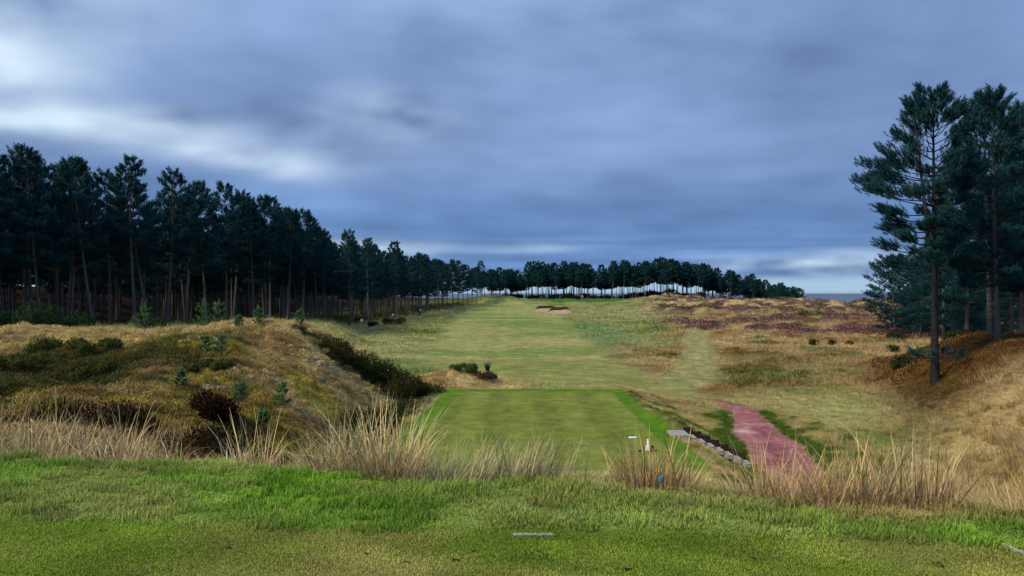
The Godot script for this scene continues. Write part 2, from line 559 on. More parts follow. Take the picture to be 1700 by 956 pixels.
# a curved grass blade: a thin tapering strip
func blade(b: Buf, at: Vector3, yaw: float, lean: float, curl: float, length: float, width: float, c0: Color, c1: Color, segs := 4) -> void:
	var dirh := Vector3(cos(yaw), 0, sin(yaw))
	var side := Vector3(-sin(yaw), 0, cos(yaw)).rotated(Vector3.UP, rng.randf_range(-0.9, 0.9))
	var k := b.v.size()
	var p := at
	var ang := lean
	if (Vector3.UP * cos(lean + curl * 0.5) + dirh * sin(lean + curl * 0.5)).cross(side).y < 0.0:
		side = -side
	for s in segs + 1:
		var f := float(s) / segs
		var w := width * (1.0 - f * f) * 0.5 + 0.0002
		var t := Vector3.UP * cos(ang) + dirh * sin(ang)
		var nn := (Vector3.UP * 0.3 + t.cross(side)).normalized()
		b.v.push_back(p - side * w); b.v.push_back(p + side * w)
		b.n.push_back(nn); b.n.push_back(nn)
		var c := c0.lerp(c1, f)
		b.c.push_back(c); b.c.push_back(c)
		p += t * (length / segs)
		ang += curl / segs
	for s in segs:
		var q := k + s * 2
		b.i.append_array(PackedInt32Array([q, q + 1, q + 2, q + 1, q + 3, q + 2]))


# a shoot of needles
func shoot(b: Buf, at: Vector3, dir: Vector3, length: float, needle: float, width: float, count: int, c: Color, out: Vector3) -> void:
	var u := dir.cross(Vector3(0.37, 0.11, 0.92)).normalized()
	var w := dir.cross(u)
	for k in count:
		var t := (k + rng.randf()) / count
		var a := rng.randf() * TAU
		var s := u * cos(a) + w * sin(a)
		var nd := (dir * (0.75 + 0.5 * t) + s * 0.85).normalized()
		var p := at + dir * (length * t)
		var tip := p + nd * needle * (0.75 + 0.5 * rng.randf())
		var ww := nd.cross(Vector3(rng.randf() - 0.5, rng.randf() - 0.5, rng.randf() - 0.5)).normalized() * width * 0.5
		var m := 0.8 + 0.4 * rng.randf()
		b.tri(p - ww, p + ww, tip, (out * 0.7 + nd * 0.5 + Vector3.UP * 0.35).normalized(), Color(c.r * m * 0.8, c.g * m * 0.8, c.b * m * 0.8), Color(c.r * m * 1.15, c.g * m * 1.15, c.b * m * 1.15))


# ------------------------------------------------------------------ pines
const NEEDLE_A := Vector3(0.007, 0.038, 0.052)
const NEEDLE_B := Vector3(0.020, 0.070, 0.076)
const BARK_LOW := Vector3(0.27, 0.27, 0.295)
const BARK_HIGH := Vector3(0.26, 0.245, 0.25)


# o: height, base (crown start as a share of height), spread, top (0 cone .. 1 flat dome), shoots per metre of branch, needles, needle, width, girth, bend
func pine_meshes(seed_: int, o: Dictionary) -> Array:
	rng.seed = seed_
	var wood := Buf.new()
	var crown := Buf.new()
	var H: float = o.height
	var bend: Vector3 = Vector3(rng.randf_range(-1, 1), 0, rng.randf_range(-1, 1)) * o.get("bend", 0.25)
	var spine := func(h: float) -> Vector3:
		var t := h / H
		return Vector3(0, h, 0) + bend * (sin(t * 3.0) * 0.5 + t * t * 0.5)
	var pts := PackedVector3Array()
	var radii := PackedFloat32Array()
	var g: float = o.girth
	for k in 11:
		var t := k / 10.0
		pts.push_back(spine.call(H * t * 0.97 - (0.4 if k == 0 else 0.0)))
		radii.push_back(g * (pow(1.0 - t, 0.8) * 0.92 + 0.05) * (1.3 if k == 0 else 1.0))
	tube(wood, pts, radii, 7, o.get("bark_low", BARK_LOW), o.get("bark_high", BARK_HIGH))
	var h0: float = H * o.base
	var h: float = h0
	var centre: Vector3 = spine.call(lerpf(h0, H, 0.45))
	while h < H * 0.985:
		var t := (h - h0) / (H - h0)
		var n := rng.randi_range(3, 5)
		var a0 := rng.randf() * TAU
		for k in n:
			if t < 0.35 and rng.randf() < o.get("gaps", 0.3):
				continue
			var az := a0 + TAU * k / n + rng.randf_range(-0.35, 0.35)
			var cone := pow(1.0 - t, 0.75) * (0.72 + 0.28 * sst(0.0, 0.25, t))
			var dome := sqrt(maxf(0.0, 1.0 - pow(maxf(t - 0.2, 0.0) / 0.8, 2))) * (0.45 + 0.55 * sst(0.0, 0.4, t))
			var L: float = o.spread * lerpf(cone, dome, o.top) * rng.randf_range(0.62, 1.12) + 0.25
			if o.has("reach"):
				L = o.reach.call(h, az) * rng.randf_range(0.72, 1.05)
			branch(wood, crown, spine.call(h), az, L, lerpf(-0.02, 0.95, pow(t, 1.6)) + rng.randf_range(-0.15, 0.2), g * 0.30 * (1.0 - 0.6 * t), centre, o)
		h += rng.randf_range(0.32, 0.62) * o.get("whorl", 1.0)
	# leader
	for k in 6:
		shoot(crown, spine.call(H * 0.93 + 0.07 * H * k / 6.0), Vector3(rng.randf_range(-0.5, 0.5), 1, rng.randf_range(-0.5, 0.5)).normalized(), 0.3, o.needle, o.width, o.needles, col(NEEDLE_B), Vector3.UP)
	# dead snags under the crown
	for k in o.get("snags", 7):
		var sh := lerpf(H * 0.15, h0 * 1.15, rng.randf())
		var az := rng.randf() * TAU
		var q: Vector3 = spine.call(sh)
		var dirv := Vector3(cos(az), rng.randf_range(-0.35, 0.15), sin(az))
		var l := rng.randf_range(0.4, 1.6)
		tube(wood, PackedVector3Array([q, q + dirv * l * 0.5, q + dirv * l + Vector3(0, -0.12 * l, 0)]), PackedFloat32Array([0.022, 0.015, 0.006]), 3, BARK_LOW * 0.8, BARK_LOW * 0.8)
	return [wood.mesh(), crown.mesh()]


func branch(wood: Buf, crown: Buf, at: Vector3, az: float, L: float, elev: float, r: float, centre: Vector3, o: Dictionary) -> void:
	var hd := Vector3(cos(az), 0, sin(az))
	var side := Vector3(-sin(az), 0, cos(az))
	var pts := PackedVector3Array([at])
	var radii := PackedFloat32Array([r])
	var p := at
	var e := elev - 0.15
	for k in 4:
		var dirv := hd * cos(e) + Vector3.UP * sin(e) + side * rng.randf_range(-0.2, 0.2)
		p += dirv * L * 0.25
		e += 0.13
		pts.push_back(p)
		radii.push_back(r * (1.0 - 0.22 * (k + 1)))
	tube(wood, pts, radii, 3, BARK_LOW * 0.4, BARK_LOW * 0.3)
	var count := int(L * o.shoots * QUALITY) + 2
	var tone := rng.randf()
	for k in count:
		var f := pow(rng.randf(), 0.55)
		f = lerpf(o.get("inner", 0.32), 1.0, f)
		var seg := minf(f * 4.0, 3.999)
		var q := pts[int(seg)].lerp(pts[int(seg) + 1], seg - int(seg))
		var lat := rng.randf_range(-1, 1) * L * 0.30 * (1.15 - f * 0.75)
		var s := q + side * lat + hd * rng.randf_range(-0.1, 0.15) * L + Vector3(0, rng.randf_range(-0.08, 0.22) + absf(lat) * 0.15, 0)
		var out := (s - centre)
		out.y *= 0.8
		out = out.normalized()
		var dirv := (hd * 0.55 + side * signf(lat) * 0.35 * rng.randf() + Vector3.UP * rng.randf_range(0.35, 1.1) + out * 0.2).normalized()
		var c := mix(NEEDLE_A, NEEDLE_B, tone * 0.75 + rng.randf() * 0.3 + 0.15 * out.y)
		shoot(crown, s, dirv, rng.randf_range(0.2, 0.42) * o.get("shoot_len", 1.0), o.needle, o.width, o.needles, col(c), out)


func pine_proto(called: String, seed_: int, o: Dictionary) -> Node3D:
	var ms := pine_meshes(seed_, o)
	var root := Node3D.new()
	root.name = called
	piece("trunk", ms[0], mats.bark, root)
	piece("crown", ms[1], mats.needle, root)
	return root


func plant_tree(proto: Node3D, x: float, d: float, scale_: float, turn: float, lean: Vector2, label: String, group: String, sink := 0.0) -> Node3D:
	var t: Node3D = proto.duplicate()
	t.name = numbered("pine_tree")
	add_child(t, true)
	t.position = Vector3(x, height(x, d) - sink, -d)
	t.basis = Basis.from_euler(Vector3(lean.y, 0, lean.x)) * Basis(Vector3.UP, turn) * Basis.from_scale(Vector3.ONE * scale_)
	tag(t, label, "pine tree", group)
	return t


# ------------------------------------------------------------------ scene
func _ready() -> void:
	# camera
	var cam := Camera3D.new()
	cam.name = "camera"
	cam.fov = 42.0
	cam.near = 0.05
	cam.far = 60000.0
	cam.position = Vector3(0, 1.6, 0)
	cam.rotation_degrees = Vector3(0.41, 0, 0)
	add_child(cam)
	cam.current = true
	setup_noise()
	# sky and light
	var env := Environment.new()
	env.background_mode = Environment.BG_SKY
	var sky := Sky.new()
	var pano := PanoramaSkyMaterial.new()
	pano.panorama = cloud_sky()
	pano.energy_multiplier = 1.0
	sky.sky_material = pano
	env.sky = sky
	env.background_energy_multiplier = 1.0
	env.tonemap_mode = Environment.TONE_MAPPER_LINEAR
	env.tonemap_exposure = 3.4
	env.sdfgi_enabled = true
	env.ssao_enabled = true
	env.ssil_enabled = true
	var we := WorldEnvironment.new()
	we.name = "environment"
	we.environment = env
	add_child(we)
	var sun := DirectionalLight3D.new()
	sun.name = "sun"
	sun.light_energy = 0.5
	sun.light_color = Color(1.0, 0.91, 0.76)
	sun.light_angular_distance = 14.0
	sun.shadow_enabled = true
	sun.rotation_degrees = Vector3(-42, -55, 0)
	add_child(sun)
	make_materials()
	build_land()
	build_sea()
	build_woods()
	build_lawn()
	build_rough()
	build_bushes()
	build_marram()
	build_furniture()


func setup_noise() -> void:
	n_low = noise(1, 0.06, 3)
	n_mid = noise(2, 0.55, 3)
	n_fine = noise(3, 2.6, 2)
	n_band = noise(4, 0.12, 3)
	n_lump = noise(5, 0.10, 2)
	n_dune = noise(6, 0.075, 3)
	base_profile = bake([Vector2(0, -2.9), Vector2(14, -2.95), Vector2(20, -3.0), Vector2(36, -3.1), Vector2(42, -3.3), Vector2(58, -3.67), Vector2(95, -3.97), Vector2(165, -4.1), Vector2(235, -3.7), Vector2(290, -2.6), Vector2(330, -1.0), Vector2(352, -0.9), Vector2(400, -1.6), Vector2(460, -6.0), Vector2(520, -14.0), Vector2(900, -22.0)], 0.03)
	mound_profile = bake([Vector2(0, -1.6), Vector2(7, -1.1), Vector2(9, -0.85), Vector2(11, -0.72), Vector2(13, -0.8), Vector2(18, -0.85), Vector2(23, -0.7), Vector2(29, -0.05), Vector2(33, -0.05), Vector2(42, -0.8), Vector2(52, -1.3), Vector2(62, -1.35), Vector2(90, -1.9), Vector2(130, -3.3), Vector2(207, -3.8), Vector2(300, -2.4), Vector2(350, -1.0), Vector2(420, -2.0), Vector2(520, -14.0), Vector2(900, -22.0)], 0.03)


# overcast with a lower deck: brightness of the cloud as a function of direction only
func cloud_sky() -> ImageTexture:
	var w := 1664
	var h := 832
	var n1 := noise(41, 0.55, 4)
	var n2 := noise(42, 1.5, 4)
	var n3 := noise(43, 0.22, 3)
	var n4 := noise(44, 2.1, 5)
	var data := PackedFloat32Array()
	data.resize(w * h * 3)
	# thin places in the cloud: azimuth, elevation, half widths, strength (degrees; azimuth 0 is straight ahead)
	var gaps := [[-36.0, 15.0, 6.5, 3.0, 1.0], [-29.0, 11.2, 11.0, 1.15, 0.8], [-18.0, 9.8, 5.5, 0.95, 0.80], [-9.2, 13.0, 4.2, 1.7, 0.55], [-33.0, 20.0, 9.0, 3.0, 0.5], [-9.6, 3.5, 4.5, 0.45, 0.7], [24.0, 2.2, 7.0, 0.7, 1.0], [2.0, 3.4, 3.5, 0.3, 0.35], [-3.0, 20.0, 9.0, 3.0, 0.18], [14.0, 21.0, 9.0, 3.0, 0.15], [-62.0, 13.0, 12.0, 3.0, 0.6], [58.0, 12.0, 10.0, 2.0, 0.4], [95.0, 15.0, 14.0, 3.0, 0.6], [-110.0, 11.0, 13.0, 3.0, 0.6], [150.0, 13.0, 13.0, 2.5, 0.55], [-155.0, 15.0, 14.0, 3.0, 0.6], [35.0, 30.0, 15.0, 4.0, 0.3], [-75.0, 33.0, 15.0, 5.0, 0.4], [120.0, 34.0, 15.0, 5.0, 0.35]]
	var idx := 0
	for row in h:
		var el := (0.5 - (row + 0.5) / h) * PI
		var sy := sin(el)
		var ce := cos(el)
		var eld := rad_to_deg(el)
		var here := gaps.filter(func(q): return absf(eld - q[1]) < 2.6 * q[3] + 1.2)
		for c in w:
			if row > h / 2 + 4:
				data[idx] = 0.07; data[idx + 1] = 0.08; data[idx + 2] = 0.08
				idx += 3
				continue
			var az := wrapf((c + 0.5) / w * TAU, -PI, PI)   # a panorama's edge lies straight ahead
			var e := maxf(sy, 0.0) + 0.14
			var u := sin(az) * ce / e
			var v := cos(az) * ce / e
			var a := n1.get_noise_2d(u, v)
			var b := n2.get_noise_2d(u, v * 1.4)
			var g := n3.get_noise_2d(u * 0.8, v)
			var puff := n4.get_noise_3d(sin(az) * ce, sy * 2.1, cos(az) * ce)
			var lum := 0.106 + 0.030 * a + 0.018 * b + 0.026 * g + 0.038 * puff
			# slowly brighter overhead, darker deck low down
			lum *= lerpf(0.80, 1.0, smoothstep(1.0, 21.0, eld)) * lerpf(1.0, 2.4, smoothstep(18.0, 60.0, eld))
			var azd := rad_to_deg(az)
			var thin := 0.0
			for q in here:
				var dy: float = (eld - q[1] + 1.1 * a * minf(1.0, q[3])) / q[3]
				if absf(dy) > 2.6: continue
				var dx: float = azd - q[0]
				if dx > 180.0: dx -= 360.0
				if dx < -180.0: dx += 360.0
				dx = dx / q[2] + 0.35 * b
				if absf(dx) < 2.6:
					thin += q[4] * exp(-dx * dx - dy * dy)
			thin *= 0.75 + 0.7 * b + 0.4 * a + 1.3 * puff
			# streaks near the horizon and the clear pale strip under the deck
			var streak := smoothstep(6.5, 2.4, eld) * smoothstep(0.6, 1.8, eld)
			lum *= 1.0 + streak * 0.5 * n2.get_noise_3d(sin(az) * 1.3, cos(az) * 1.3, eld * 1.15)
			var strip := smoothstep(1.55, 0.95, eld + 0.35 * n2.get_noise_2d(sin(az) * 2.0, cos(az) * 2.0))
			thin = clampf(thin, 0.0, 1.2)
			var blue := clampf(1.0 - 5.4 * (lum - 0.075), 0.0, 1.0)
			var rr := lum * lerpf(0.68, 0.56, blue)
			var gg := lum * lerpf(0.95, 0.89, blue)
			var bb := lum * lerpf(1.48, 1.66, blue)
			var deck := smoothstep(11.0, 4.0, eld)
			rr *= 1.0 - 0.20 * deck
			gg *= 1.0 - 0.02 * deck
			bb *= 1.0 + 0.06 * deck
			rr = lerpf(rr, 0.215, thin * 0.9)
			gg = lerpf(gg, 0.265, thin * 0.9)
			bb = lerpf(bb, 0.305, thin * 0.9)
			rr = lerpf(rr, 0.135, strip * 0.8); gg = lerpf(gg, 0.19, strip * 0.8); bb = lerpf(bb, 0.24, strip * 0.8)
			data[idx] = maxf(rr, 0.02); data[idx + 1] = maxf(gg, 0.03); data[idx + 2] = maxf(bb, 0.05)
			idx += 3
	var im := Image.create_from_data(w, h, false, Image.FORMAT_RGBF, data.to_byte_array())
	return ImageTexture.create_from_image(im)


func build_land() -> void:
	# one sheet, finer near the viewer's side of the hole, parted by what grows on it
	var rows := PackedFloat32Array()
	for k in 14:
		rows.push_back(-30.0 + k * 2.0)
	var d := 0.0
	while d < 2.0:
		rows.push_back(d)
		d += 0.25
	while d < 700.0:
		rows.push_back(d)
		d += 0.45 if d > 197.0 and d < 230.0 else clampf(d * 0.0085, 0.05, 2.2) if d < 360.0 else 12.0
	var nc := 620
	var us := PackedFloat32Array()
	for k in nc + 1:
		var u := 2.0 * k / nc - 1.0
		us.push_back(signf(u) * (absf(u) * 0.72 + 0.55 * pow(absf(u), 7)))
	var nr := rows.size()
	var v := PackedVector3Array()
	var n := PackedVector3Array()
	var c := PackedColorArray()
	v.resize(nr * (nc + 1)); n.resize(nr * (nc + 1)); c.resize(nr * (nc + 1))
	for r in nr:
		d = rows[r]
		var wide := 9.0 + maxf(d, 0.0) * 1.0 if d > 0 else 9.0 - d
		for k in nc + 1:
			var x := us[k] * wide
			var q := r * (nc + 1) + k
			v[q] = Vector3(x, height(x, d), -d)
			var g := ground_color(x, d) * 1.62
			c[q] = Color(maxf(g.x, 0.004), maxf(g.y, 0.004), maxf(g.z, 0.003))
	for r in nr:
		for k in nc + 1:
			var q := r * (nc + 1) + k
			var a := v[q + 1] - v[q] if k < nc else v[q] - v[q - 1]
			var b := v[q + nc + 1] - v[q] if r < nr - 1 else v[q] - v[q - nc - 1]
			n[q] = a.cross(b).normalized()
	var parts := []
	for z in 8:
		parts.push_back(PackedInt32Array())
	for r in nr - 1:
		for k in nc:
			var q := r * (nc + 1) + k
			var m := (v[q] + v[q + nc + 2]) * 0.5
			var z := zone(m.x, -m.z)
			parts[z].append_array(PackedInt32Array([q, q + nc + 1, q + 1, q + 1, q + nc + 1, q + nc + 2]))
	var names := ["ground", "tee_turf", "forward_tee_turf", "fairway", "putting_green", "path", "bunker", "bunker"]
	var materials := ["ground", "tee", "forward_tee", "fairway", "green", "path", "bunker", "bunker"]
	var labels := ["rough ground of dunes, heath and wood floor around the golf hole", "mown turf of the raised tee at the bottom of the photo", "mown green forward tee below the bank of tall grass", "mown fairway running away to the far trees", "bright green putting surface before the far pines", "pink gravel path curving right of the forward tee", "farther sand bunker right of the fairway, left of the pair", "nearer sand bunker right of the fairway, right of the pair"]
	for z in 8:
		if parts[z].is_empty():
			continue
		# keep only the vertices this part uses
		var b := Buf.new()
		var map := {}
		for q in parts[z]:
			if not map.has(q):
				map[q] = b.v.size()
				b.v.push_back(v[q]); b.n.push_back(n[q]); b.c.push_back(c[q])
			b.i.push_back(map[q])
		var o := structure(names[z], b.mesh(), mats[materials[z]])
		o.set_meta("label", labels[z])


func build_sea() -> void:
	var b := Buf.new()
	var ds := [300.0, 600.0, 1200.0, 2500.0, 5000.0, 10000.0, 20000.0, 40000.0]
	for r in ds.size():
		for k in 9:
			b.v.push_back(Vector3((k - 4) * 0.5 * (ds[r] + 200.0), -13.0, -ds[r]))
			b.n.push_back(Vector3.UP)
			b.c.push_back(Color.WHITE)
	for r in ds.size() - 1:
		for k in 8:
			var q := r * 9 + k
			b.i.append_array(PackedInt32Array([q, q + 9, q + 1, q + 1, q + 9, q + 10]))
	structure("sea", b.mesh(), mats.sea).set_meta("label", "grey blue sea on the horizon beyond the dunes at right")


const ORDINAL := ["first", "second", "third", "fourth", "fifth", "sixth", "seventh", "eighth", "ninth", "tenth", "eleventh", "twelfth", "thirteenth", "fourteenth", "fifteenth", "sixteenth", "seventeenth", "eighteenth", "nineteenth", "twentieth"]


func ordinal(i: int) -> String:
	if i < 20:
		return ORDINAL[i]
	var tens := ["", "", "twenty", "thirty", "forty", "fifty", "sixty", "seventy", "eighty", "ninety"]
	var t := (i + 1) / 10
	var u := (i + 1) % 10
	if u == 0:
		return ["", "", "twentieth", "thirtieth", "fortieth", "fiftieth", "sixtieth", "seventieth", "eightieth", "ninetieth"][t]
	return tens[t] + "-" + ORDINAL[u - 1]


func build_woods() -> void:
	var wood := []
	for k in 7:
		wood.push_back(pine_proto("wood_pine", 100 + k, {"height": 15.0, "base": [0.36, 0.42, 0.32, 0.45, 0.38, 0.34, 0.46][k], "spread": [3.1, 2.8, 3.4, 2.6, 3.2, 2.9, 3.0][k], "top": [0.2, 0.5, 0.1, 0.35, 0.6, 0.0, 0.3][k], "shoots": 15.0, "needles": 13, "needle": 0.22, "width": 0.05, "girth": 0.17, "bend": 0.45, "gaps": 0.12, "snags": 9}))
	var far := []
	for k in 5:
		far.push_back(pine_proto("far_pine", 200 + k, {"height": 15.0, "base": [0.44, 0.50, 0.40, 0.52, 0.47][k], "spread": [3.9, 3.2, 4.3, 3.4, 3.7][k], "top": [0.5, 0.8, 0.25, 0.7, 0.35][k], "shoots": 10.0, "needles": 8, "needle": 0.38, "width": 0.12, "gaps": 0.15, "girth": 0.19, "bend": 0.5, "snags": 4}))
	var dense := []
	for k in 3:
		dense.push_back(pine_proto("grove_pine", 300 + k, {"height": 14.0, "base": [0.24, 0.2, 0.28][k], "spread": [3.3, 3.0, 3.5][k], "top": [0.15, 0.05, 0.3][k], "shoots": 24.0, "needles": 16, "needle": 0.18, "width": 0.032, "girth": 0.17, "bend": 0.4, "snags": 10, "gaps": 0.1, "inner": 0.2}))
	var young := []
	for k in 2:
		young.push_back(pine_proto("young_pine", 330 + k, {"height": 10.0, "base": 0.10, "spread": [4.0, 3.6][k], "top": [0.95, 0.8][k], "shoots": 16.0, "needles": 12, "needle": 0.22, "width": 0.05, "girth": 0.14, "bend": 0.5, "snags": 3, "gaps": 0.05, "inner": 0.2}))
	rng.seed = 77
	# --- front row of the left wood
	var front := []
	d_walk(front)
	front.sort_custom(func(a, b): return a.x / a.y < b.x / b.y)
	var leaners := {0: 0.12, 1: 0.10, 2: 0.06, 3: 0.11, 5: 0.17, 8: 0.05, 10: 0.08, 14: -0.05}
	for i in front.size():
		var p: Vector2 = front[i]
		var lean: float = leaners.get(i, rng.randf_range(-0.02, 0.04))
		var how := "leaning left" if lean > 0.09 else "standing upright" if lean < 0.03 else "slightly leaning"
		plant_tree(wood[rng.randi() % wood.size()], p.x, p.y, rng.randf_range(0.90, 1.08), rng.randf() * TAU, Vector2(lean, rng.randf_range(-0.03, 0.03)), "%s pine from the left along the left wood's front edge, %s" % [ordinal(i), how], "pines along the front edge of the left wood")
	# --- the wood behind it
	var spots := []
	var tries := 0
	while spots.size() < 430 and tries < 16000:
		tries += 1
		var d := 50.0 + 230.0 * pow(rng.randf(), 1.5)
		var depth := 3.5 + 78.0 * pow(rng.randf(), 1.1)
		var p := Vector2(wood_edge(d) - depth, d)
		if p.x / d < -1.0: continue
		var ok := true
		for q in spots:
			if q.distance_squared_to(p) < 6.0:
				ok = false
				break
		if ok: spots.push_back(p)
	spots.sort_custom(func(a, b): return wood_edge(a.y) - a.x < wood_edge(b.y) - b.x)
	var deep := [[], [], []]
	var behind := {}
	for k in spots.size():
		var p: Vector2 = spots[k]
		if k < 120:
			var at := 0
			for i in front.size():
				if absf(front[i].x / front[i].y - p.x / p.y) < absf(front[at].x / front[at].y - p.x / p.y): at = i
			behind[at] = behind.get(at, 0) + 1
			plant_tree(wood[rng.randi() % wood.size()], p.x, p.y, rng.randf_range(0.92, 1.10), rng.randf() * TAU, Vector2(rng.randf_range(-0.05, 0.06), rng.randf_range(-0.04, 0.04)), "dark pine %s in depth behind the %s pine of the left wood's front edge" % [ordinal(behind[at] - 1), ordinal(at)], "pines of the left wood behind its front row")
		else:
			deep[k % 3].push_back(Transform3D(Basis(Vector3.UP, rng.randf() * TAU) * Basis.from_scale(Vector3.ONE * rng.randf_range(0.85, 1.05)), Vector3(p.x, height(p.x, p.y), -p.y)))
	for k in 3:
		pine_mass(wood[[0, 2, 4][k]], deep[k], "dark mass of pines deep in the back of the left wood")
	# --- the far belt
	var belt := []
	tries = 0
	while belt.size() < 245 and tries < 14000:
		tries += 1
		var x := rng.randf_range(-18.0, 150.0)
		var d := 338.0 + 30.0 * rng.randf() - (12.0 if x < 0 else 0.0)
		var p := Vector2(x, d)
		if x / d > 0.386: continue
		var ok := true
		for q in belt:
			if q.distance_squared_to(p) < 4.4:
				ok = false
				break
		if ok: belt.push_back(p)
	belt.sort_custom(func(a, b): return a.x / a.y < b.x / b.y)
	var bi := 0
	var rear := [[], [], []]
	for p in belt:
		var s: float = p.x / p.y
		var k := lerpf(0.98, 0.80, sst(0.20, 0.39, s)) * (0.82 if s < 0.02 else 1.0) * rng.randf_range(0.74, 1.14)
		if p.y < 347.0 - (12.0 if p.x < 0 else 0.0):
			plant_tree(far[rng.randi() % far.size()], p.x, p.y, k, rng.randf() * TAU, Vector2(rng.randf_range(-0.06, 0.05), 0), "%s flat-topped pine from the left in the front of the far belt" % ordinal(bi), "pines in the front of the far belt")
			bi += 1
		else:
			rear[bi % 3].push_back(Transform3D(Basis(Vector3.UP, rng.randf() * TAU) * Basis.from_scale(Vector3.ONE * k), Vector3(p.x, height(p.x, p.y), -p.y)))
	for k in 3:
		pine_mass(far[[0, 2, 4][k]], rear[k], "distant pines standing close together at the back of the far belt")
	# --- the right-hand grove
	var grove := [[25.0, 38.6, 0, 0.92, "pine with pale flaked trunk on the brown mound right of the tall lone pine"], [30.5, 44.0, 1, 0.98, "dense pine at the right edge of the photo, behind the brown mound"], [27.4, 43.0, 2, 0.97, "dark pine with low boughs in the gap right of the tall lone pine"], [34.0, 50.0, 0, 1.1, "tall dark pine deep in the right grove at the photo's edge"], [31.5, 52.0, 1, 0.95, "dark pine deep in the right grove behind the flaked trunk"], [38.0, 57.0, 2, 1.0, "pine at the back of the right grove near the photo's edge"], [34.5, 60.0, 1, 0.9, "pine at the back of the right grove behind the tall lone pine"], [33.0, 41.0, 2, 0.98, "pine whose boughs fill the photo's right edge"]]
	for g in grove:
		plant_tree(dense[g[2]], g[0], g[1], g[3], rng.randf() * TAU, Vector2(rng.randf_range(-0.02, 0.02), 0), g[4], "pines of the right grove")
	var small := [[52.5, 103.0, 0, 1.0, "bushy young pine at the left end of the right grove, beside the heath"], [57.0, 108.0, 1, 1.08, "second bushy young pine from the left behind the tall lone pine"], [60.0, 102.0, 0, 1.1, "bushy young pine directly behind the tall lone trunk"], [44.5, 74.0, 1, 0.62, "small bushy pine in shade right of the tall lone trunk"], [66.0, 106.0, 1, 1.15, "bushy young pine right of the tall lone trunk, far back"], [72.0, 112.0, 0, 1.2, "bushy young pine far back between the grove trunks"], [50.0, 78.0, 0, 0.8, "bushy young pine in the dark under the grove"], [40.0, 66.0, 0, 0.5, "low bushy pine beside the mound under the grove"], [78.0, 112.0, 1, 1.2, "bushy young pine at the far back of the photo's right edge"], [50.0, 92.0, 1, 0.95, "bushy young pine just left of the tall lone trunk"], [54.5, 96.0, 0, 1.0, "bushy young pine just right of the tall lone trunk, well back"], [57.0, 90.0, 1, 0.95, "bushy young pine filling the gap beneath the grove's boughs"], [49.0, 70.0, 1, 0.7, "small bushy pine on the back of the brown mound"]]
	for g in small:
		plant_tree(young[g[2]], g[0], g[1], g[3], rng.randf() * TAU, Vector2.ZERO, g[4], "young pines by the right grove")
	build_hero()


func pine_mass(proto: Node3D, xf: Array, label: String) -> void:
	var cs := []
	for k in xf.size(): cs.push_back(Color.WHITE)
	for part in proto.get_children():
		multimesh("pine_trunks" if part.name == "trunk" else "pine_crowns", part.mesh, part.material_override, xf, cs, label, "pine wood")


func d_walk(front: Array) -> void:
	var d := 57.0
	while d < 300.0:
		var x := wood_edge(d)
		if x / d > -0.73:
			front.push_back(Vector2(x + rng.randf_range(-2.0, 1.2), d + rng.randf_range(-0.8, 0.8)))
		d += rng.randf_range(1.8, 3.6) * (1.0 if d < 112.0 else 3.2)


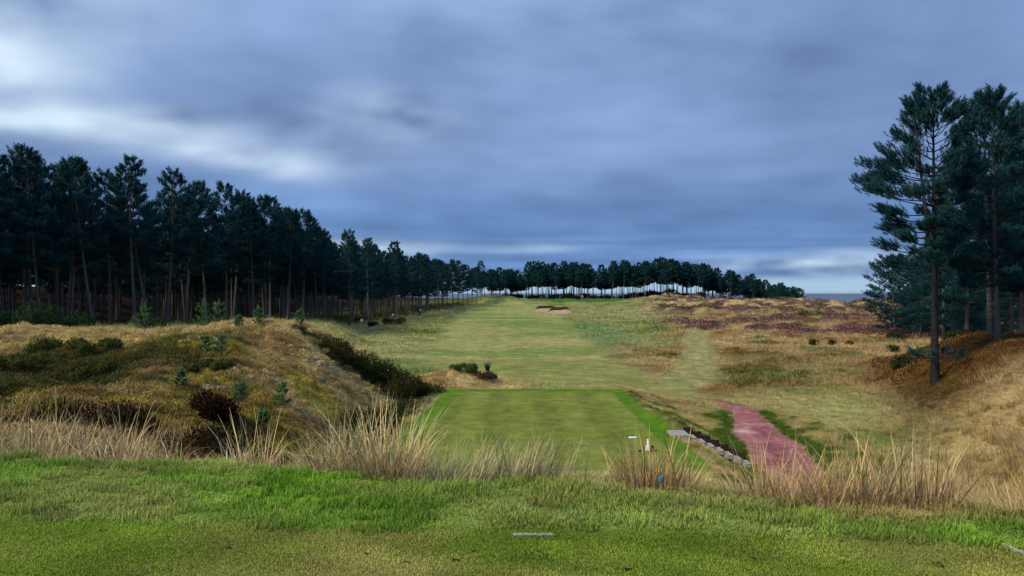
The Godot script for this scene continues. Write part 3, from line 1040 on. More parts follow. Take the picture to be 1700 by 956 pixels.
func build_hero() -> void:
	# the tall lone pine: long boughs to the left, a fork two thirds up
	var reach := func(h_: float, az: float) -> float:
		var h := h_ * 1.04
		var left := [Vector2(5.6, 0.6), Vector2(6.3, 3.2), Vector2(7.0, 2.7), Vector2(7.6, 1.8), Vector2(8.5, 3.0), Vector2(9.5, 3.9), Vector2(10.3, 3.0), Vector2(11.4, 2.8), Vector2(12.6, 2.1), Vector2(13.6, 1.1), Vector2(14.6, 0.4)]
		var right := [Vector2(5.6, 0.4), Vector2(6.3, 1.2), Vector2(7.6, 1.4), Vector2(9.5, 2.2), Vector2(10.3, 2.0), Vector2(11.4, 2.4), Vector2(12.6, 2.0), Vector2(13.6, 1.1), Vector2(14.6, 0.4)]
		var get_at := func(a: Array) -> float:
			for i in a.size() - 1:
				if h <= a[i + 1].x:
					return lerpf(a[i].y, a[i + 1].y, clampf((h - a[i].x) / (a[i + 1].x - a[i].x), 0, 1))
			return a[-1].y
		var t := 0.5 - 0.5 * cos(az)
		return lerpf(get_at.call(right), get_at.call(left), t) * (1.0 - 0.25 * absf(sin(az)))
	var o := {"height": 13.8, "base": 0.42, "spread": 3.0, "top": 0.5, "shoots": 30.0, "needles": 26, "needle": 0.15, "width": 0.022, "girth": 0.20, "bend": 0.12, "snags": 12, "gaps": 0.05, "reach": reach, "inner": 0.45, "whorl": 0.66, "bark_low": Vector3(0.080, 0.084, 0.105), "bark_high": Vector3(0.07, 0.068, 0.08)}
	var root := pine_proto(numbered("pine_tree"), 412, o)
	add_child(root, true)
	var x := 20.05
	var d := 35.6
	root.position = Vector3(x, height(x, d), -d)
	tag(root, "tall lone pine with a bare lower trunk and long boughs reaching left", "pine tree", "pines of the right grove")
	# second stem from the fork, and the low green bough
	rng.seed = 5
	var b := Buf.new()
	tube(b, PackedVector3Array([Vector3(-0.05, 6.9, 0), Vector3(-0.45, 8.2, 0.1), Vector3(-0.62, 9.6, 0.1), Vector3(-0.8, 11.2, 0.15), Vector3(-1.0, 12.4, 0.2)]), PackedFloat32Array([0.10, 0.085, 0.07, 0.05, 0.02]), 6, BARK_LOW * 0.5, BARK_LOW * 0.45)
	piece("stem", b.mesh(), mats.bark, root)
	b = Buf.new()
	var leaves := Buf.new()
	for q in [[PI, 1.0], [PI + 0.6, 0.8], [2.4, 0.9], [0.2, 1.1], [-0.5, 0.8]]:
		branch(b, leaves, Vector3(0, 1.35 + rng.randf() * 0.25, 0), q[0], q[1], 0.0, 0.03, Vector3(0, 1.2, 0), {"shoots": 26.0, "needles": 16, "needle": 0.14, "width": 0.02})
	piece("low_bough", b.mesh(), mats.bark, root)
	piece("low_foliage", leaves.mesh(), mats.needle, root)


# ------------------------------------------------------------------ turf of the raised tee
func turf_patch(seed_: int, radius: float, count: int, h0: float, h1: float, width: float, segs: int) -> ArrayMesh:
	rng.seed = seed_
	var b := Buf.new()
	for k in count:
		var a := rng.randf() * TAU
		var r := radius * sqrt(rng.randf()) * (0.75 + 0.35 * rng.randf())
		var m := rng.randf_range(0.6, 1.45)
		var dry := rng.randf()
		var c := Vector3(1, 1, 1) * m
		if dry < 0.14:
			c = Vector3(2.4, 1.6, 3.2) * m
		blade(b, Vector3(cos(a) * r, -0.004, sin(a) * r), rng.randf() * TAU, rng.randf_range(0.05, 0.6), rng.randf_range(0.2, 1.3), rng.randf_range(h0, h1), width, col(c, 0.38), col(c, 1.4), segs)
	return b.mesh()


func multimesh(called: String, m: Mesh, mat: Material, xf: Array, cols: Array, label: String, category: String) -> void:
	if xf.is_empty(): return
	var mm := MultiMesh.new()
	mm.transform_format = MultiMesh.TRANSFORM_3D
	mm.use_colors = true
	mm.mesh = m
	mm.instance_count = xf.size()
	for k in xf.size():
		mm.set_instance_transform(k, xf[k])
		mm.set_instance_color(k, cols[k])
	var o := MultiMeshInstance3D.new()
	o.name = numbered(called)
	o.multimesh = mm
	o.material_override = mat
	add_child(o, true)
	tag(o, label, category, "", "stuff")


func up_to(normal: Vector3) -> Basis:
	var x := normal.cross(Vector3.FORWARD).normalized()
	return Basis(x, normal, x.cross(normal))


func build_lawn() -> void:
	var mown := [turf_patch(1, 0.16, 330, 0.010, 0.024, 0.0042, 2), turf_patch(2, 0.16, 330, 0.010, 0.024, 0.0042, 2)]
	var long := [turf_patch(3, 0.13, 150, 0.02, 0.055, 0.0055, 3), turf_patch(4, 0.13, 150, 0.02, 0.065, 0.0055, 3), turf_patch(5, 0.13, 110, 0.04, 0.09, 0.005, 3)]
	rng.seed = 9
	var xf := [[], [], [], [], []]
	var cs := [[], [], [], [], []]
	var x := -7.5
	while x < 7.5:
		var d := 2.6
		while d < 8.6:
			var px := x + rng.randf_range(-0.09, 0.09)
			var pd := d + rng.randf_range(-0.09, 0.09)
			var e := pd - edge_of_tee(px)
			var k := -1
			if pd < mown_line(px) - 0.02:
				k = rng.randi() % 2
			elif e < 0.25:
				k = 2 + (rng.randi() % 2 if e < -0.35 else rng.randi() % 3)
			if k >= 0:
				var g := ground_color(px, pd)
				var s := rng.randf_range(0.85, 1.2) * (1.0 + (1.3 if k > 1 else 0.2) * n_mid.get_noise_2d(px * 3.0, pd * 3.0))
				g *= 1.0 + 0.6 * n_mid.get_noise_2d(px * 2.2 + 60.0, pd * 3.5)
				if k > 1: g = mix(g, Vector3(0.20, 0.19, 0.06), 0.55 * sst(0.1, 0.5, n_mid.get_noise_2d(px * 1.5 + 20.0, pd * 3.0)))
				xf[k].push_back(Transform3D(Basis(Vector3.UP, rng.randf() * TAU) * Basis.from_scale(Vector3(1, s, 1)), Vector3(px, height(px, pd), -pd)))
				cs[k].push_back(col(g, 1.5 if k > 1 else 2.0))
			d += 0.145
		x += 0.145
	for k in 5:
		var m: ArrayMesh = mown[k] if k < 2 else long[k - 2]
		multimesh("mown_grass" if k < 2 else "long_grass", m, mats.blade, xf[k], cs[k], "short mown grass of the raised tee in the foreground" if k < 2 else "longer bright green grass along the brow of the raised tee", "grass")


# ------------------------------------------------------------------ rough, heather and heath
func grass_tuft(seed_: int, count: int, radius: float, h0: float, h1: float, width: float, lean: float, segs: int) -> ArrayMesh:
	rng.seed = seed_
	var b := Buf.new()
	for k in count:
		var a := rng.randf() * TAU
		var r := radius * sqrt(rng.randf())
		var m := rng.randf_range(0.7, 1.35)
		var warm := rng.randf_range(-0.12, 0.12)
		var c := Vector3(1 + warm, 1, 1 - warm) * m
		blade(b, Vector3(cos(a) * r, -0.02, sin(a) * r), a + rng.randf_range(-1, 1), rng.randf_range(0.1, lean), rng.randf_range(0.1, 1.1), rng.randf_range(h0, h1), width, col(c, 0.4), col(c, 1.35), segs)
	return b.mesh()


func heather_tuft(seed_: int, count: int, radius: float, h: float, leaf: float) -> ArrayMesh:
	rng.seed = seed_
	var b := Buf.new()
	for k in count:
		var a := rng.randf() * TAU
		var t := rng.randf()
		var out := Vector3(cos(a) * sqrt(1 - t * t), t, sin(a) * sqrt(1 - t * t))
		var p := Vector3(out.x * radius, out.y * h, out.z * radius) * rng.randf_range(0.55, 1.08)
		var dirv := (out + Vector3.UP * 0.9 + Vector3(rng.randf() - 0.5, rng.randf() - 0.5, rng.randf() - 0.5)).normalized()
		var w := dirv.cross(Vector3(rng.randf() - 0.5, rng.randf() - 0.5, rng.randf() - 0.5)).normalized() * leaf * 0.28
		var m := rng.randf_range(0.6, 1.45)
		b.tri(p - w, p + w, p + dirv * leaf, (out + Vector3.UP * 0.4).normalized(), Color(m * 0.7, m * 0.7, m * 0.7), Color(m * 1.1, m * 1.1, m * 1.1))
	return b.mesh()


func build_rough() -> void:
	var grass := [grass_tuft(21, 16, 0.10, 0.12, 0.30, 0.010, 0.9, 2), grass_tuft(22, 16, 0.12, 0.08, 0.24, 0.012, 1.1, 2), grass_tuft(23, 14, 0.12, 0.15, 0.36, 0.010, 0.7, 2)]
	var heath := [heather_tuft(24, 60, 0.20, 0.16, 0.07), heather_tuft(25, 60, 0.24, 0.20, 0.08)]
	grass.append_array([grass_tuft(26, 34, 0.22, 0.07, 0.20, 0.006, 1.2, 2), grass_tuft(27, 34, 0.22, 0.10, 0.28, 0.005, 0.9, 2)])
	heath.append_array([heather_tuft(28, 170, 0.24, 0.17, 0.045)])
	var meshes := grass.slice(0, 3) + heath.slice(0, 2) + grass.slice(3) + heath.slice(2)
	var xf := [[], [], [], [], [], [], [], []]
	var cs := [[], [], [], [], [], [], [], []]
	rng.seed = 31
	var total := int(150000 * QUALITY)
	for k in total:
		var d := 8.5 * pow(285.0 / 8.5, rng.randf()) if k % 3 else 10.0 * pow(45.0 / 10.0, rng.randf())
		var s := rng.randf_range(-0.78, 0.78)
		var x := s * (d + 1.0)
		var e := d - edge_of_tee(x)
		if e < 0.4: continue
		var z := zone(x, d)
		if z != 0 and not (z == 5 and rng.randf() < 0.6 and near_line(path_points, path_widths, Vector2(x, d)) > -0.28): continue
		var t_in := tee_inside(x, d)
		if t_in > -0.25 and d < 36.0: continue
		if d > 22.8 and d < 24.3 and x > 4.6 and x < 8.4: continue
		if x < wood_edge(d) - 14.0 and d > 60.0: continue
		if d > 195.0 and d < 232.0 and absf(x - 11.6) < 5.0: continue
		var g := ground_color(x, d)
		if z == 5: g = Vector3(0.11, 0.13, 0.04)
		var fi := fairway_inside(x, d)
		var tall := 1.0 - 0.7 * sst(-3.0, 0.0, fi)
		if d < 42.5 and x < 2.5: tall = 1.1
		if near_trail(x, d) < 0.4: tall *= 0.35
		if d < 36.0 and x > 4.8 and x < 12.0: tall *= 0.65
		var dark := (g.x + g.y + g.z) / 3.0
		var heathy := dark < 0.075 or (g.z > g.y * 0.8)
		if x < -3.0 and d < 40.0: heathy = heathy or rng.randf() < 0.35
		var kind := (3 + rng.randi() % 2) if heathy else rng.randi() % 3
		if d < 42.0: kind = 7 if heathy else 5 + rng.randi() % 2
		var is_grass := kind != 3 and kind != 4 and kind != 7
		var size := rng.randf_range(0.65, 1.3) * clampf(d / 38.0, 0.75, 4.2) * tall
		if x < -3.0 and d < 34.0 and not heathy: size *= 0.62
		var m := rng.randf_range(0.70, 1.5) * (1.6 if is_grass else 1.25)
		var cc := mix(g, STRAW, 0.28 * rng.randf() * rng.randf() if is_grass else 0.0)
		var sy := size * (rng.randf_range(0.7, 1.2) if d < 60.0 else rng.randf_range(0.45, 0.9))
		xf[kind].push_back(Transform3D(Basis(Vector3.UP, rng.randf() * TAU) * Basis.from_scale(Vector3(size, sy, size)), Vector3(x, height(x, d) - 0.01, -d)))
		cs[kind].push_back(col(cc, m))
	for k in 8:
		var g := k != 3 and k != 4 and k != 7
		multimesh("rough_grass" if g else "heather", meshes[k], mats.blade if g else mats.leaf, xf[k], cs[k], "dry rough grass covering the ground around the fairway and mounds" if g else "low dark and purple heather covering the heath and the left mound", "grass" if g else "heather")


func near_trail(x: float, d: float) -> float:
	if d < 36.0 or d > 140.0 or x < 0.0: return 99.0
	return near_line(trail_points, [2.3], Vector2(x, d))


# a bush: short stems carrying many small leaves in uneven lobes
func bush_mesh(seed_: int, w: float, h: float, leaves: int, leaf: float, c0: Vector3, c1: Vector3) -> Array:
	rng.seed = seed_
	var stems := Buf.new()
	var b := Buf.new()
	var lobes := []
	for k in 9:
		var a := rng.randf() * TAU
		var r := sqrt(rng.randf()) * w * 0.62
		lobes.push_back([Vector3(cos(a) * r, h * rng.randf_range(0.25, 0.62) * (1.0 - 0.4 * r / w), sin(a) * r), rng.randf_range(0.30, 0.52) * minf(w, h * 1.4)])
		var p: Vector3 = lobes[-1][0]
		tube(stems, PackedVector3Array([Vector3(p.x * 0.25, -0.1, p.z * 0.25), p * 0.5 + Vector3(0, 0.05, 0), p]), PackedFloat32Array([0.018, 0.013, 0.005]), 4, BARK_LOW * 0.5, BARK_LOW * 0.5)
	for k in leaves:
		var l: Array = lobes[rng.randi() % lobes.size()]
		var out := Vector3(rng.randfn(), rng.randfn() * 0.8 + 0.25, rng.randfn()).normalized()
		var p: Vector3 = l[0] + out * l[1] * rng.randf_range(0.5, 1.1)
		if p.y < 0.0: p.y = rng.randf() * 0.1
		var dirv := (out + Vector3.UP * 0.7 + Vector3(rng.randf() - 0.5, rng.randf() - 0.5, rng.randf() - 0.5)).normalized()
		var ww := dirv.cross(Vector3(rng.randf() - 0.5, rng.randf() - 0.5, rng.randf() - 0.5)).normalized() * leaf * 0.24
		var c := mix(c0, c1, rng.randf())
		b.tri(p - ww, p + ww, p + dirv * leaf * rng.randf_range(0.7, 1.4), (out + Vector3.UP * 0.3).normalized(), col(c, 0.7), col(c, 1.15))
	return [stems.mesh(), b.mesh()]


func bush(called: String, category: String, at: Vector2, seed_: int, w: float, h: float, leaves: int, leaf: float, c0: Vector3, c1: Vector3, label: String, group := "") -> void:
	var ms := bush_mesh(seed_, w, h, leaves, leaf, c0, c1)
	var o := thing(called, Vector3(at.x, height(at.x, at.y) - 0.04, -at.y))
	piece("stems", ms[0], mats.bark, o)
	piece("foliage", ms[1], mats.leaf, o)
	tag(o, label, category, group)


func seedling(at: Vector2, h: float, seed_: int, label: String) -> void:
	rng.seed = seed_
	var stem := Buf.new()
	var b := Buf.new()
	tube(stem, PackedVector3Array([Vector3(0, -0.1, 0), Vector3(0.01, h * 0.5, 0), Vector3(0, h, 0)]), PackedFloat32Array([0.016, 0.011, 0.005]), 5, BARK_LOW, BARK_LOW)
	h *= 1.3
	var c0 := Vector3(0.036, 0.105, 0.040)
	var c1 := Vector3(0.085, 0.185, 0.075)
	shoot(b, Vector3(0, h * 0.75, 0), Vector3.UP, h * 0.28, 0.11, 0.013, 60, col(c1), Vector3.UP)
	for w in 4:
		var hh := h * (0.15 + 0.2 * w)
		for k in 5:
			var az := TAU * k / 5.0 + rng.randf() * 1.2
			var dirv := Vector3(cos(az), rng.randf_range(0.5, 1.2), sin(az)).normalized()
			var l := h * (0.50 - 0.09 * w) * rng.randf_range(0.7, 1.1)
			tube(stem, PackedVector3Array([Vector3(0, hh, 0), Vector3(0, hh, 0) + dirv * l * 0.5, Vector3(0, hh, 0) + dirv * l]), PackedFloat32Array([0.008, 0.006, 0.003]), 3, BARK_LOW, BARK_LOW)
			shoot(b, Vector3(0, hh, 0) + dirv * l * 0.35, dirv, l * 0.65, 0.105, 0.013, 56, col(mix(c0, c1, rng.randf())), dirv)
	var o := thing("pine_seedling", Vector3(at.x, height(at.x, at.y), -at.y))
	piece("stem", stem.mesh(), mats.bark, o)
	piece("needles", b.mesh(), mats.needle, o)
	tag(o, label, "pine seedling", "pine seedlings on the left mound")


func build_bushes() -> void:
	var dg := Vector3(0.020, 0.034, 0.010)
	var dg2 := Vector3(0.048, 0.070, 0.020)
	# left mound: dark bushes, heather on the ridge
	bush("heather_bush", "bush", Vector2(-7.7, 18.9), 501, 0.85, 0.62, 3600, 0.085, Vector3(0.012, 0.008, 0.006), Vector3(0.040, 0.022, 0.013), "dead looking dark brown heather bush in the middle of the left mound")
	var ridge := [[-7.1, 29.4, 1.2, 0.75], [-6.2, 30.2, 1.2, 0.8], [-5.5, 31.0, 1.2, 0.85], [-4.9, 31.8, 1.1, 0.85], [-4.3, 32.6, 1.1, 0.8], [-3.8, 33.3, 0.95, 0.65], [-4.7, 29.6, 1.1, 0.8], [-4.1, 27.6, 1.0, 0.7], [-4.4, 25.2, 1.1, 0.75], [-5.0, 23.6, 1.0, 0.7], [-4.2, 22.4, 0.9, 0.6]]
	var tell := ["topmost on the crest of the ridge", "second from the top down the ridge", "third from the top down the ridge", "midway down the ridge against the fairway", "below the middle of the ridge line", "lowest, touching the tee's far left corner", "on the face below the ridge", "on the face beside the tee's left edge", "at the foot of the mound by the tee", "among tall straw left of the tee", "nearest, low beside the tee's left edge"]
	for k in ridge.size():
		var q: Array = ridge[k]
		bush("heath_bush", "bush", Vector2(q[0], q[1]), 510 + k, q[2], q[3], 3200, 0.085, dg, dg2 if k % 3 else Vector3(0.075, 0.055, 0.026), "heath bush on the mound's right flank, " + tell[k], "heath bushes on the left mound's flank")
	var left := [[-15.5, 25.5, 1.6, 0.5, "high at the mound's left, under the seedlings"], [-17.4, 23.0, 1.8, 0.6, "at the photo's left edge"], [-13.6, 24.5, 1.5, 0.45, "high, left of the mound's middle"], [-11.6, 21.8, 1.6, 0.4, "in the mound's middle, long and flat"], [-14.2, 21.0, 1.7, 0.45, "lower left, beneath the flat one"], [-12.6, 17.6, 1.1, 0.4, "low by the photo's left edge"], [-9.0, 22.6, 1.0, 0.3, "just left of the lichen patch"], [-16.0, 20.6, 1.5, 0.5, "left edge, halfway up the mound"]]
	for k in left.size():
		var q: Array = left[k]
		bush("heath_bush", "bush", Vector2(q[0], q[1]), 540 + k, q[2], q[3], 4200, 0.075, dg * 1.2, Vector3(0.085, 0.095, 0.026), "low dark green heath bush, " + q[4], "heath bushes on the left mound's face")
	var hollow := [[-8.1, 11.4, "leftmost"], [-6.9, 11.8, "second from left"], [-5.8, 11.2, "third from left"], [-4.6, 11.6, "fourth from left"], [-3.4, 11.5, "fifth from left"], [-2.4, 10.9, "rightmost"]]
	for k in hollow.size():
		var q: Array = hollow[k]
		bush("heather_bush", "bush", Vector2(q[0], q[1]), 580 + k, 0.85, 0.5, 3000, 0.06, Vector3(0.016, 0.012, 0.007), Vector3(0.05, 0.034, 0.018), "blackish heather in the hollow behind the foreground grass, " + q[2], "dark heather in the hollow")
	# woods' edge at the far left
	for k in 5:
		var q: Array = [[-40.0, 57.0, 2.4, 2.2, "leftmost"], [-37.0, 58.5, 2.6, 2.6, "second from the left"], [-35.5, 61.5, 2.0, 1.5, "third from the left"], [-43.0, 60.0, 2.6, 2.6, "half hidden behind the leaning pines"], [-30.5, 64.0, 1.8, 1.0, "rightmost, low"]][k]
		bush("wood_bush", "bush", Vector2(q[0], q[1]), 560 + k, q[2], q[3], 4200, 0.17, Vector3(0.014, 0.034, 0.018), Vector3(0.028, 0.058, 0.026), "deep green bush under the pines at the far left, " + q[4], "bushes under the left wood")
	# behind the tee
	bush("gorse_bush", "bush", Vector2(-2.9, 39.9), 571, 1.6, 0.36, 3600, 0.09, Vector3(0.03, 0.052, 0.014), Vector3(0.08, 0.105, 0.032), "dark green bush on the tawny bank behind the forward tee")
	bush("heather_bush", "bush", Vector2(-1.6, 39.3), 572, 1.1, 0.32, 2600, 0.08, Vector3(0.035, 0.026, 0.015), Vector3(0.09, 0.06, 0.035), "low brown heather just right of the dark bush behind the tee")
	bush("heather_bush", "bush", Vector2(-18.4, 116.5), 573, 2.3, 0.9, 2600, 0.16, Vector3(0.06, 0.03, 0.025), Vector3(0.12, 0.07, 0.045), "reddish brown heather hummock before the left wood's edge")
	bush("heather_bush", "bush", Vector2(-21.6, 117.0), 574, 1.1, 0.6, 1600, 0.16, Vector3(0.03, 0.025, 0.015), Vector3(0.06, 0.05, 0.03), "small dark heather hummock left of the reddish one by the wood")
	# rush tuft on the fairway's edge
	var r := Buf.new()
	rng.seed = 8
	for k in 70:
		var a := rng.randf() * TAU
		blade(r, Vector3(cos(a), -0.1, sin(a)) * 0.12 * rng.randf(), a, rng.randf_range(0.05, 0.45), 0.2, rng.randf_range(0.45, 0.8), 0.03, col(Vector3(0.02, 0.03, 0.02)), col(Vector3(0.05, 0.07, 0.04)), 3)
	tag(piece("rush_tuft", r.mesh(), mats.blade, null, Vector3(-1.6, height(-1.6, 49.0), -49.0)), "small dark spiky rush tuft alone at the near end of the fairway", "rush")
	# undergrowth beneath the far belt and right of it
	rng.seed = 12
	var under := bush_mesh(580, 3.2, 2.4, 900, 0.5, Vector3(0.010, 0.018, 0.014), Vector3(0.025, 0.036, 0.022))
	for k in 46:
		var x := -12.0 + 150.0 * k / 46.0 + rng.randf_range(-1.2, 1.2)
		var d := 341.0 + rng.randf_range(-2.5, 8.0) - (10.0 if x < 0 else 0.0)
		var o := thing("scrub_bush", Vector3(x, height(x, d) - 0.2, -d), rng.randf() * TAU)
		o.scale = Vector3.ONE * rng.randf_range(0.7, 1.25)
		piece("stems", under[0], mats.bark, o)
		piece("foliage", under[1], mats.leaf, o)
		tag(o, "%s dark scrub bush from the left under the far belt of pines" % ordinal(k), "bush", "scrub under the far pines")
	for k in 5:
		var q: Array = [[47.0, 92.0, 1.6, 1.1, "leftmost, at the end of the right grove"], [66.0, 170.0, 3.5, 1.8, "far off before the dunes, left of the grove"], [72.0, 178.0, 3.5, 2.0, "far off before the dunes, half behind the young pine"], [31.0, 52.0, 1.3, 0.9, "in the shade right of the tall lone trunk"], [24.5, 47.0, 1.1, 0.8, "between the tall lone trunk and the mound"]][k]
		bush("shade_bush", "bush", Vector2(q[0], q[1]), 590 + k, q[2], q[3], 2200, 0.14, Vector3(0.012, 0.022, 0.012), Vector3(0.03, 0.05, 0.022), "dark bush by the right grove, " + q[4], "bushes by the right grove")
	# seedlings
	var seeds := [[-14.0, 28.6, 0.9, "bluish pine seedling left on the mound's crest, standing alone"], [-12.45, 30.2, 1.0, "largest pine seedling on the crest, left of a close pair"], [-11.9, 30.5, 0.85, "pine seedling on the crest, right of a close pair"], [-9.0, 23.2, 0.75, "broad pine seedling beside the white lichen patch"], [-9.9, 24.2, 0.5, "small pine seedling left of the broad one above the lichen"], [-9.8, 29.0, 0.6, "pine seedling on the mound right of the crest pair"], [-7.5, 20.7, 0.55, "upright pine seedling just right of the white lichen patch"], [-6.7, 21.9, 0.62, "dark pine seedling on the right side of the mound, the rightmost"], [-6.6, 19.9, 0.35, "smallest pine seedling, low on the mound's right side"], [-8.9, 20.2, 0.42, "small pine seedling above the dead brown heather bush"], [-9.9, 27.2, 0.4, "small dark pine seedling below the crest pair"], [-8.6, 30.5, 0.55, "rightmost pine seedling on the crest under the wood"]]
	for k in seeds.size():
		seedling(Vector2(seeds[k][0], seeds[k][1]), seeds[k][2], 600 + k, seeds[k][3])
	# heath shrublets in the brown heath at right
	for k in 4:
		var q: Array = [[30.5, 76.0, 0.5, "pair's left one on the brown heath"], [32.8, 77.0, 0.45, "pair's right one on the brown heath"], [33.5, 66.0, 0.6, "single one left of the tall lone pine"], [36.0, 80.0, 0.4, "farthest one left of the tall lone pine"]][k]
		bush("heath_shrub", "shrub", Vector2(q[0], q[1]), 630 + k, q[2] * 1.2, q[2] * 1.5, 700, 0.14, dg, dg2, "tiny dark shrub, " + q[3], "shrubs on the right heath")
	# white lichen on the mound
	var lichen := heather_tuft(640, 70, 0.10, 0.07, 0.035)
	var xf := []
	var cs := []
	for q in [[-8.2, 21.0, 0.22, 0.28, 50], [-7.7, 23.2, 0.5, 0.35, 18], [-6.9, 26.6, 0.38, 0.35, 38], [-10.4, 25.2, 0.3, 0.2, 8], [-9.8, 23.0, 0.2, 0.2, 6], [-7.0, 26.0, 0.6, 0.5, 20], [-11.0, 27.2, 0.5, 0.2, 10], [3.25, 7.9, 0.3, 0.2, 30]]:
		for k in q[4]:
			var x: float = q[0] + rng.randfn() * q[2]
			var d: float = q[1] + rng.randfn() * q[3]
			xf.push_back(Transform3D(Basis(Vector3.UP, rng.randf() * TAU) * Basis.from_scale(Vector3.ONE * rng.randf_range(0.5, 1.3)), Vector3(x, height(x, d) + 0.03, -d)))
			cs.push_back(col(Vector3(0.66, 0.60, 0.42), rng.randf_range(0.7, 1.2)))
	multimesh("lichen", lichen, mats.leaf, xf, cs, "whitish lichen cushions in patches on the left mound", "lichen")


# ------------------------------------------------------------------ marram along the brow
func tussock_mesh(seed_: int, count: int, radius: float, h0: float, h1: float, lean: float, drift: float, c_base: Vector3, c_a: Vector3, c_b: Vector3) -> ArrayMesh:
	rng.seed = seed_
	var b := Buf.new()
	for k in int(count * 0.62):
		var a := rng.randf() * TAU
		var r := radius * sqrt(rng.randf())
		var m := rng.randf_range(0.55, 1.5)
		var c := mix(c_a, c_b, rng.randf())
		var yaw := a + rng.randf_range(-0.9, 0.9)
		if rng.randf() < drift: yaw = rng.randf_range(-0.7, 0.5)
		var bow := rng.randf_range(0.1, 0.8) if rng.randf() < 0.65 else rng.randf_range(0.8, 2.1)
		blade(b, Vector3(cos(a) * r, -0.04, sin(a) * r), yaw, rng.randf_range(0.03, lean), bow, rng.randf_range(h0, h1) * (1.0 - 0.2 * r / radius), rng.randf_range(0.005, 0.0105), col(c_base, m), col(c, m), 6)
	# dead thatch at the foot
	for k in count / 2:
		var a := rng.randf() * TAU
		var r := radius * 1.15 * sqrt(rng.randf())
		blade(b, Vector3(cos(a) * r, -0.02, sin(a) * r), rng.randf() * TAU, rng.randf_range(0.8, 1.4), rng.randf_range(0.1, 0.8), rng.randf_range(0.12, 0.35), 0.005, col(c_base, 0.6), col(c_base, rng.randf_range(0.8, 1.7)), 3)
	return b.mesh()


func s_gap(x: float, d: float) -> float:   # thin places between the clumps
	var dense := sst(-0.30, -0.25, x / d) * (1.0 - sst(0.03, 0.08, x / d))
	return clampf(0.45 - 1.6 * n_mid.get_noise_2d(x * 1.6 + 33.0, d * 1.2), 0.0, 0.95) * (1.0 - 0.6 * dense)


